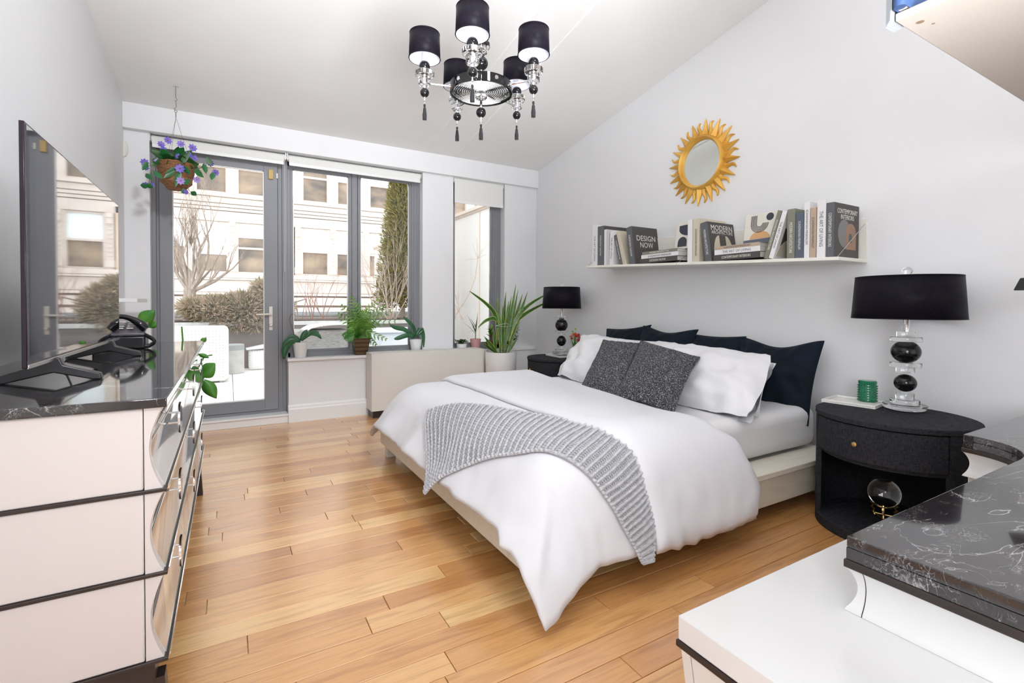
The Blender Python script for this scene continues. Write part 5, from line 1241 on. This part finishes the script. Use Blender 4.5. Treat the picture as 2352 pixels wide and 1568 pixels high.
# small pots at the narrow window
sc_ = at_y(1060, 797, 5.68); t = thing('succulent_planter', (sc_.x, 5.68, .676), 'low white bowl of small dark green succulents', 'potted plant')
MB().lathe([(.05, 0), (.06, .005), (.068, .08), (.063, .08), (.06, .07), (.0001, .07)], 24, (sc_.x, 5.68, .676)).build('bowl', m_white, t)
q = MB()
for i in range(60):
    a, r_ = rp.uniform(0, 2*PI), rp.uniform(0, .09); b_ = Vector((sc_.x+r_*math.cos(a), 5.68+r_*.6*math.sin(a), .676+.075+rp.uniform(0, .05)))
    for k in range(4): a2 = rp.uniform(0, 2*PI); q.leaf(b_, (math.cos(a2), math.sin(a2), rp.uniform(.1, 1)), .028, .009, .2, n=3, peak=.6)
sf = q.build('foliage', m_leafdark, t); sf['kind'] = 'stuff'
pk = at_y(1092, 797, 5.70); t = thing('spider_plant', (pk.x, 5.70, .676), 'spiky thin leaved plant in a pink pot', 'potted plant')
pot('pot', m_terra, t, (pk.x, 5.70, .676), .052, .072, .135)
q = MB()
for k, (tx_, ty_) in enumerate(((1063, 735), (1075, 722), (1085, 742), (1097, 718), (1118, 730), (1112, 745), (1072, 765), (1120, 755), (1068, 748), (1105, 728), (1080, 730), (1095, 735))):
    b_ = at_y(1093, 768-k*1.5, 5.70); e = at_y(tx_, ty_, 5.66); q.leaf(b_, (e-b_)+Vector((0, 0, .03)), (e-b_).length*1.05, .007, .5, None, 7, .1, peak=.2)
q.tube([(pk.x, 5.7, .8), at_y(1093, 745, 5.70)], .006, 6)
q.build('leaves', leafm('olive_leaf', (.10, .14, .05), (.22, .24, .12)), t)
cr_ = at_y(1127, 797, 5.70); t = thing('croton_plant', (cr_.x, 5.70, .676), 'reddish and green bushy plant in a dark pot behind the snake plant', 'potted plant')
pot('pot', mat('brown_pot', (.16, .08, .05), .5), t, (cr_.x, 5.70, .676), .045, .062, .11)
for i in range(22):
    a = rp.uniform(0, 2*PI); el = rp.uniform(.1, 1.3); b_ = Vector((cr_.x, 5.70, .676+.13+rp.uniform(0, .12)))
    MB().leaf(b_, (math.cos(a)*math.cos(el), math.sin(a)*math.cos(el), math.sin(el)), rp.uniform(.07, .11), .018, .5, None, 5, .15).build('leaf', [m_leafmid, mat('rust_leaf', (.38, .12, .05), .5), m_leaflime][i % 3], t)
gp = at_y(1160, 790, 5.665); t = thing('bushy_plant', (gp.x, 5.665, .676), 'dense dark green plant in a grey pot right of the snake plant', 'potted plant')
pot('pot', m_concrete, t, (gp.x, 5.665, .676), .040, .052, .17)
q = MB()
for i in range(70):
    b_ = at_y(1182+rp.uniform(-9, 8), rp.uniform(728, 782), 5.57)
    a2 = rp.uniform(0, 2*PI)
    for k in range(3): q.leaf(b_, (math.cos(a2+k*2), math.sin(a2+k*2), rp.uniform(-.2, .8)), .04, .010, .4, n=4)
q.tube([(gp.x, 5.665, .83), at_y(1180, 760, 5.58), at_y(1184, 735, 5.57)], .004, 5); q.tube([(gp.x, 5.665, .83), at_y(1178, 778, 5.58)], .004, 5)
q.build('foliage', m_leafdark, t)['kind'] = 'stuff'
# snake plant
SXp, SYp = (at_y(1118, 806, 5.2).x+at_y(1182, 806, 5.2).x)/2, 5.2
pzt, pzb = .685, .345
t = thing('snake_plant', (SXp, SYp, 0), 'tall yellow edged snake plant in a large white pot on wooden legs', 'potted plant')
MB().lathe([(.165, 0), (.182, .03), (.192, pzt-pzb), (.182, pzt-pzb), (.178, pzt-pzb-.03), (.0001, pzt-pzb-.03)], 40, (SXp, SYp, pzb)).build('pot', m_white, t)
MB().lathe([(.178, 0), (.0001, .001)], 30, (SXp, SYp, pzt-.028)).build('soil', m_soil, t)
for k in range(4):
    a = R(30+90*k); c, s_ = math.cos(a), math.sin(a); MB().tube([(SXp+.19*c, SYp+.19*s_, 0), (SXp+.172*c, SYp+.172*s_, pzb+.06)], [.012, .016], 10).build('leg', m_walnut, t)
for a in (R(30), R(120)): c, s_ = math.cos(a), math.sin(a); MB().tube([(SXp-.18*c, SYp-.18*s_, pzb-.035), (SXp+.18*c, SYp+.18*s_, pzb-.035)], .013, 8).build('crossbar', m_walnut, t)
for (bx0, by0, tx_, ty_, wd, bend) in ((1150, 805, 1143, 675, .026, 0), (1140, 805, 1133, 755, .02, 0), (1155, 805, 1155, 700, .024, 1), (1158, 805, 1168, 690, .024, 0), (1150, 805, 1162, 670, .022, -1), (1160, 805, 1185, 652, .02, 0), (1162, 805, 1190, 665, .02, 0), (1162, 805, 1200, 675, .026, 1), (1160, 805, 1212, 670, .024, 0), (1165, 805, 1208, 685, .022, 1), (1152, 805, 1175, 680, .022, 0), (1145, 805, 1112, 772, .022, 1), (1142, 805, 1105, 785, .016, 1), (1165, 805, 1188, 775, .02, 1), (1148, 805, 1152, 750, .022, 0), (1156, 805, 1166, 745, .022, 0), (1150, 805, 1140, 690, .022, 0)):
    yy = SYp+rp.uniform(-.07, .07); b_ = at_y(bx0, by0, yy); b_.z = pzt-.03; e = at_y(tx_, ty_, yy+rp.uniform(-.05, .05))
    side = _view_side(b_, e-b_)
    MB().leaf(b_, e-b_, (e-b_).length, wd, 0, side, 9, .2, tip=.02, mids=(0, 1), peak=.5).build('leaf', [m_leafmid if 0 else leafm('snake_leaf', (.018, .08, .010), (.05, .16, .02), 14), m_leafyellow], t, solid=.002)
for lst in (((1150, 790), (1140, 730), (1120, 700), (1078, 668)), ((1145, 790), (1140, 735), (1118, 735), (1098, 752)), ((1165, 790), (1185, 735), (1215, 700), (1260, 673)), ((1165, 790), (1180, 745), (1215, 715), (1265, 690))):
    P_ = pxp(lst, SYp-.02); 
    q = MB(); n_ = 12; rows = []
    for i in range(n_+1):
        t_ = i/n_; x = t_*3; j = min(int(x), 2); f_ = x-j; p0, p1_, p2_, p3 = P_[max(j-1, 0)], P_[j], P_[j+1], P_[min(j+2, 3)]
        p = .5*((2*p1_)+(-p0+p2_)*f_+(2*p0-5*p1_+4*p2_-p3)*f_*f_+(-p0+3*p1_-3*p2_+p3)*f_**3)
        d = (P_[j+1]-P_[j]).normalized(); sd_ = d.cross((EYE-p).normalized()).normalized(); wv = .024*math.sin(PI*min(.985, .2+.79*t_))**.8+.001
        rows.append([p+sd_*wv, p+sd_*wv*.78, p, p-sd_*wv*.78, p-sd_*wv])
    q.grid(rows); q.mi = [1 if k % 4 in (0, 3) else 0 for k in range(len(q.f))]; q.build('leaf', [leafm('snake_leaf', (0, 0, 0), (0, 0, 0)) if 0 else MATS['snake_leaf'], m_leafyellow], t, solid=.002)
q = MB(); tw_ = pxp(((1138, 748), (1162, 742), (1178, 748), (1160, 750), (1138, 748)), SYp-.09); q.tube(tw_, .0018, 5); q.build('twine', m_white, t)

# ------------------------------------------------------------------ desk unit on the right
DZ = .76
dk = thing('corner_desk', (1.8, 0, 0), 'white lacquer desk unit topped with veined black marble in the right foreground', 'desk')
c0 = at_z(1944, 1229, DZ); tip = at_z(2212, 997, DZ)
Y0, Y1, X0 = c0.y, tip.y, c0.x; X1 = tip.x; r_ = Y1-Y0
fil = []
ra = .22
for i in range(13):
    a = PI/2*i/12
    # concave fillet from the chest front (heading -y) into the desk edge (heading -x)
    fil.append((X1-.23+.23*math.cos(a), Y1-.004-(Y1-Y0)*math.sin(a)))
outl = [(X0, -.7), (XR-.012, -.7), (XR-.012, Y1), (X1, Y1)]+fil[1:]+[(X0, Y0)]
MB().prism(outl[::-1] if 0 else outl, 2, DZ-.024, DZ).build('marble_top', m_marble, dk, bev=.003, smooth=False)
MB().prism([(x, y) for x, y in outl], 2, DZ-.050, DZ-.0245).build('marble_underlayer', m_marble, dk, bev=.001, smooth=False)
def inset(poly, d):
    o = []; n_ = len(poly)
    for i in range(n_):
        p, q_, r2 = Vector(poly[i-1]), Vector(poly[i]), Vector(poly[(i+1) % n_]); a = (q_-p).normalized(); b = (r2-q_).normalized()
        na, nb = Vector((-a.y, a.x)), Vector((-b.y, b.x)); m_ = (na+nb); m_ = m_/max(.3, m_.length_squared)*2 if m_.length > 1e-6 else na
        o.append((q_.x+m_.x*d, q_.y+m_.y*d))
    return o
MB().prism(inset(outl, -.004), 2, DZ-.068, DZ-.0505).build('dark_strip', m_dark, dk, bev=.003, smooth=False)
BZ = .60
# concave apron below the strip, lofted between inset copies of the outline
prof = [(.016*math.sin(PI*min(1, (i/16)*1.06))**.8 if i < 16 else -.001, DZ-.068-(DZ-.068-BZ)*i/16) for i in range(17)]
loops = [inset(outl, d) for d, z in prof]; vs = []; n_ = len(outl)
for (d, z), lp_ in zip(prof, loops): vs += [(x, y, z) for x, y in lp_]
q = MB(); q.add(vs, [(k*n_+i, k*n_+(i+1) % n_, (k+1)*n_+(i+1) % n_, (k+1)*n_+i) for k in range(len(prof)-1) for i in range(n_)]); q.build('body', m_whitegloss, dk, ang=30)
for y_ in (Y0-.032,): 
    MB().tube([(X0+d+.0005, y_, z) for d, z in prof], .0012, 4).build('seam', m_dark, dk)
q = MB(); lowp = [(XR-.025, -.7), (XR-.025, Y1-.01), (X1+.02, Y1-.01), (X1+.02, -.7)]
lw = MB(); lw.prism(lowp[::-1], 2, .0, BZ-.001); lw.build('chest', m_whitegloss, dk, bev=.004)
MB().box(X1+.0195, X1+.021, Y1-.075, Y1-.072, .05, BZ-.01).build('seam', m_dark, dk)
# lower bench
bc = at_z(1557, 1411, BZ); BX_, BY_ = bc.x, bc.y
bn = thing('low_bench', (1.5, 0, 0), 'low white lacquer bench cabinet at the bottom right corner', 'bench')
bx('top', m_whitegloss, bn, BX_, X1+.015, -.7, BY_, BZ-.052, BZ-.0005, bev=.003)
bx('dark_strip', m_dark, bn, BX_-.003, X1+.012, -.7, BY_+.003, BZ-.066, BZ-.0525, bev=.002)
pr = [(BX_+.005+.032*math.sin(PI*i/12*.9), BZ-.066-(BZ-.126)*i/12) for i in range(13)]
MB().prism(pr+[(BX_+.5, .06), (BX_+.5, BZ-.066)], 1, -.7, BY_-.03).build('front_panel', m_whitegloss, bn)
MB().prism(pr+[(BX_+.5, .06), (BX_+.5, BZ-.066)], 1, BY_-.027, BY_-.004).build('corner_stile', m_whitegloss, bn)
bx('plinth', m_dark, bn, BX_+.04, BX_+.5, -.65, BY_-.03, 0, .06, bev=0)
bx('carcase', m_whitegloss, bn, BX_+.5, X1+.01, -.7, BY_-.004, .0, BZ-.066, bev=0)
# desk lamp with its black head just in frame
dl = at_z(2335, 956, DZ); hz = 1.348
t = thing('desk_lamp', (dl.x+.2, dl.y-.12, DZ), 'black desk lamp whose head enters the frame at the right edge', 'lamp')
q = MB(); hx_, hy_ = dl.x+.11, dl.y-.06
q.add([(hx_-.04, hy_+.05, hz-.02), (hx_+.16, hy_-.10, hz-.02), (hx_+.2, hy_-.04, hz-.02), (hx_+.0, hy_+.11, hz-.02), (hx_-.01, hy_+.06, hz+.038), (hx_+.15, hy_-.06, hz+.038), (hx_+.17, hy_-.03, hz+.038), (hx_+.01, hy_+.09, hz+.038)], [(0, 3, 2, 1), (4, 5, 6, 7), (0, 1, 5, 4), (1, 2, 6, 5), (2, 3, 7, 6), (3, 0, 4, 7)])
q.build('head', m_black, t, smooth=False, bev=.004)
MB().tube([(hx_+.14, hy_-.05, hz+.02), (hx_+.24, hy_-.13, hz+.12), (hx_+.26, hy_-.15, DZ+.02)], .007, 8).build('arm', m_black, t)
MB().lathe([(.07, 0), (.07, .012), (.01, .02)], 24, (hx_+.26, hy_-.15, DZ)).build('base', m_black, t)
# high bookcase shelf at top right
hs = at_x(2056, 50, 1.6)
t = thing('overhead_shelf', (XR, hs.y, hs.z), 'thick cream shelf board overhead at the top right', 'shelf')
bx('board', mat('shelf_cream2', (.60, .55, .50), .5), t, 1.6, XR, -.25, hs.y, hs.z, hs.z+.022, bev=.003)
for hx_, hy_, rr in ((1.66, hs.y-.035, .009), (1.70, hs.y-.05, .004)): MB().lathe([(rr, -.0008), (rr, .0002)], 16, (hx_, hy_, hs.z)).build('cam_hole', m_dark if rr < 0 else mat('hole_tan', (.3, .2, .14), .7), t)
BLU = mat('blue_cloth', (.035, .08, .21), .6)
bt = thing('book', (1.585, hs.y-.055, hs.z+.023), 'blue hardback book overhanging the end of the top right shelf', 'book')
q = MB(); q.box(1.585-.012, 1.585-.009, hs.y-.03, hs.y+.012, hs.z-.001, hs.z+.27)
bt2 = MB(); x_ = 1.60
yb_ = hs.y-.034; zb_ = hs.z+.0225
for a_ in (0, .0265): bt2.box(1.575, 1.79, yb_+a_, yb_+a_+.0025, zb_, hs.z+.27)
bt2.tube([(1.578, yb_+.0145, zb_), (1.578, yb_+.0145, hs.z+.27)], .0145, 14)
bt2.build('cover', BLU, bt, bev=.001); bx('pages', PAG, bt, 1.582, 1.785, yb_+.003, yb_+.026, zb_+.004, hs.z+.266, bev=0)
bp = thing('paper_stack', (1.65, hs.y+.05, hs.z), 'grey stack of papers hanging over the top right shelf edge', 'papers')
for k in range(5): bx('sheet', mat('paper_grey', (.5, .55, .60), .7), bp, 1.590+.006*k, 1.66, hs.y+.004+.005*k, hs.y+.008+.005*k, hs.z+.004-.001*k, hs.z+.2, bev=0)
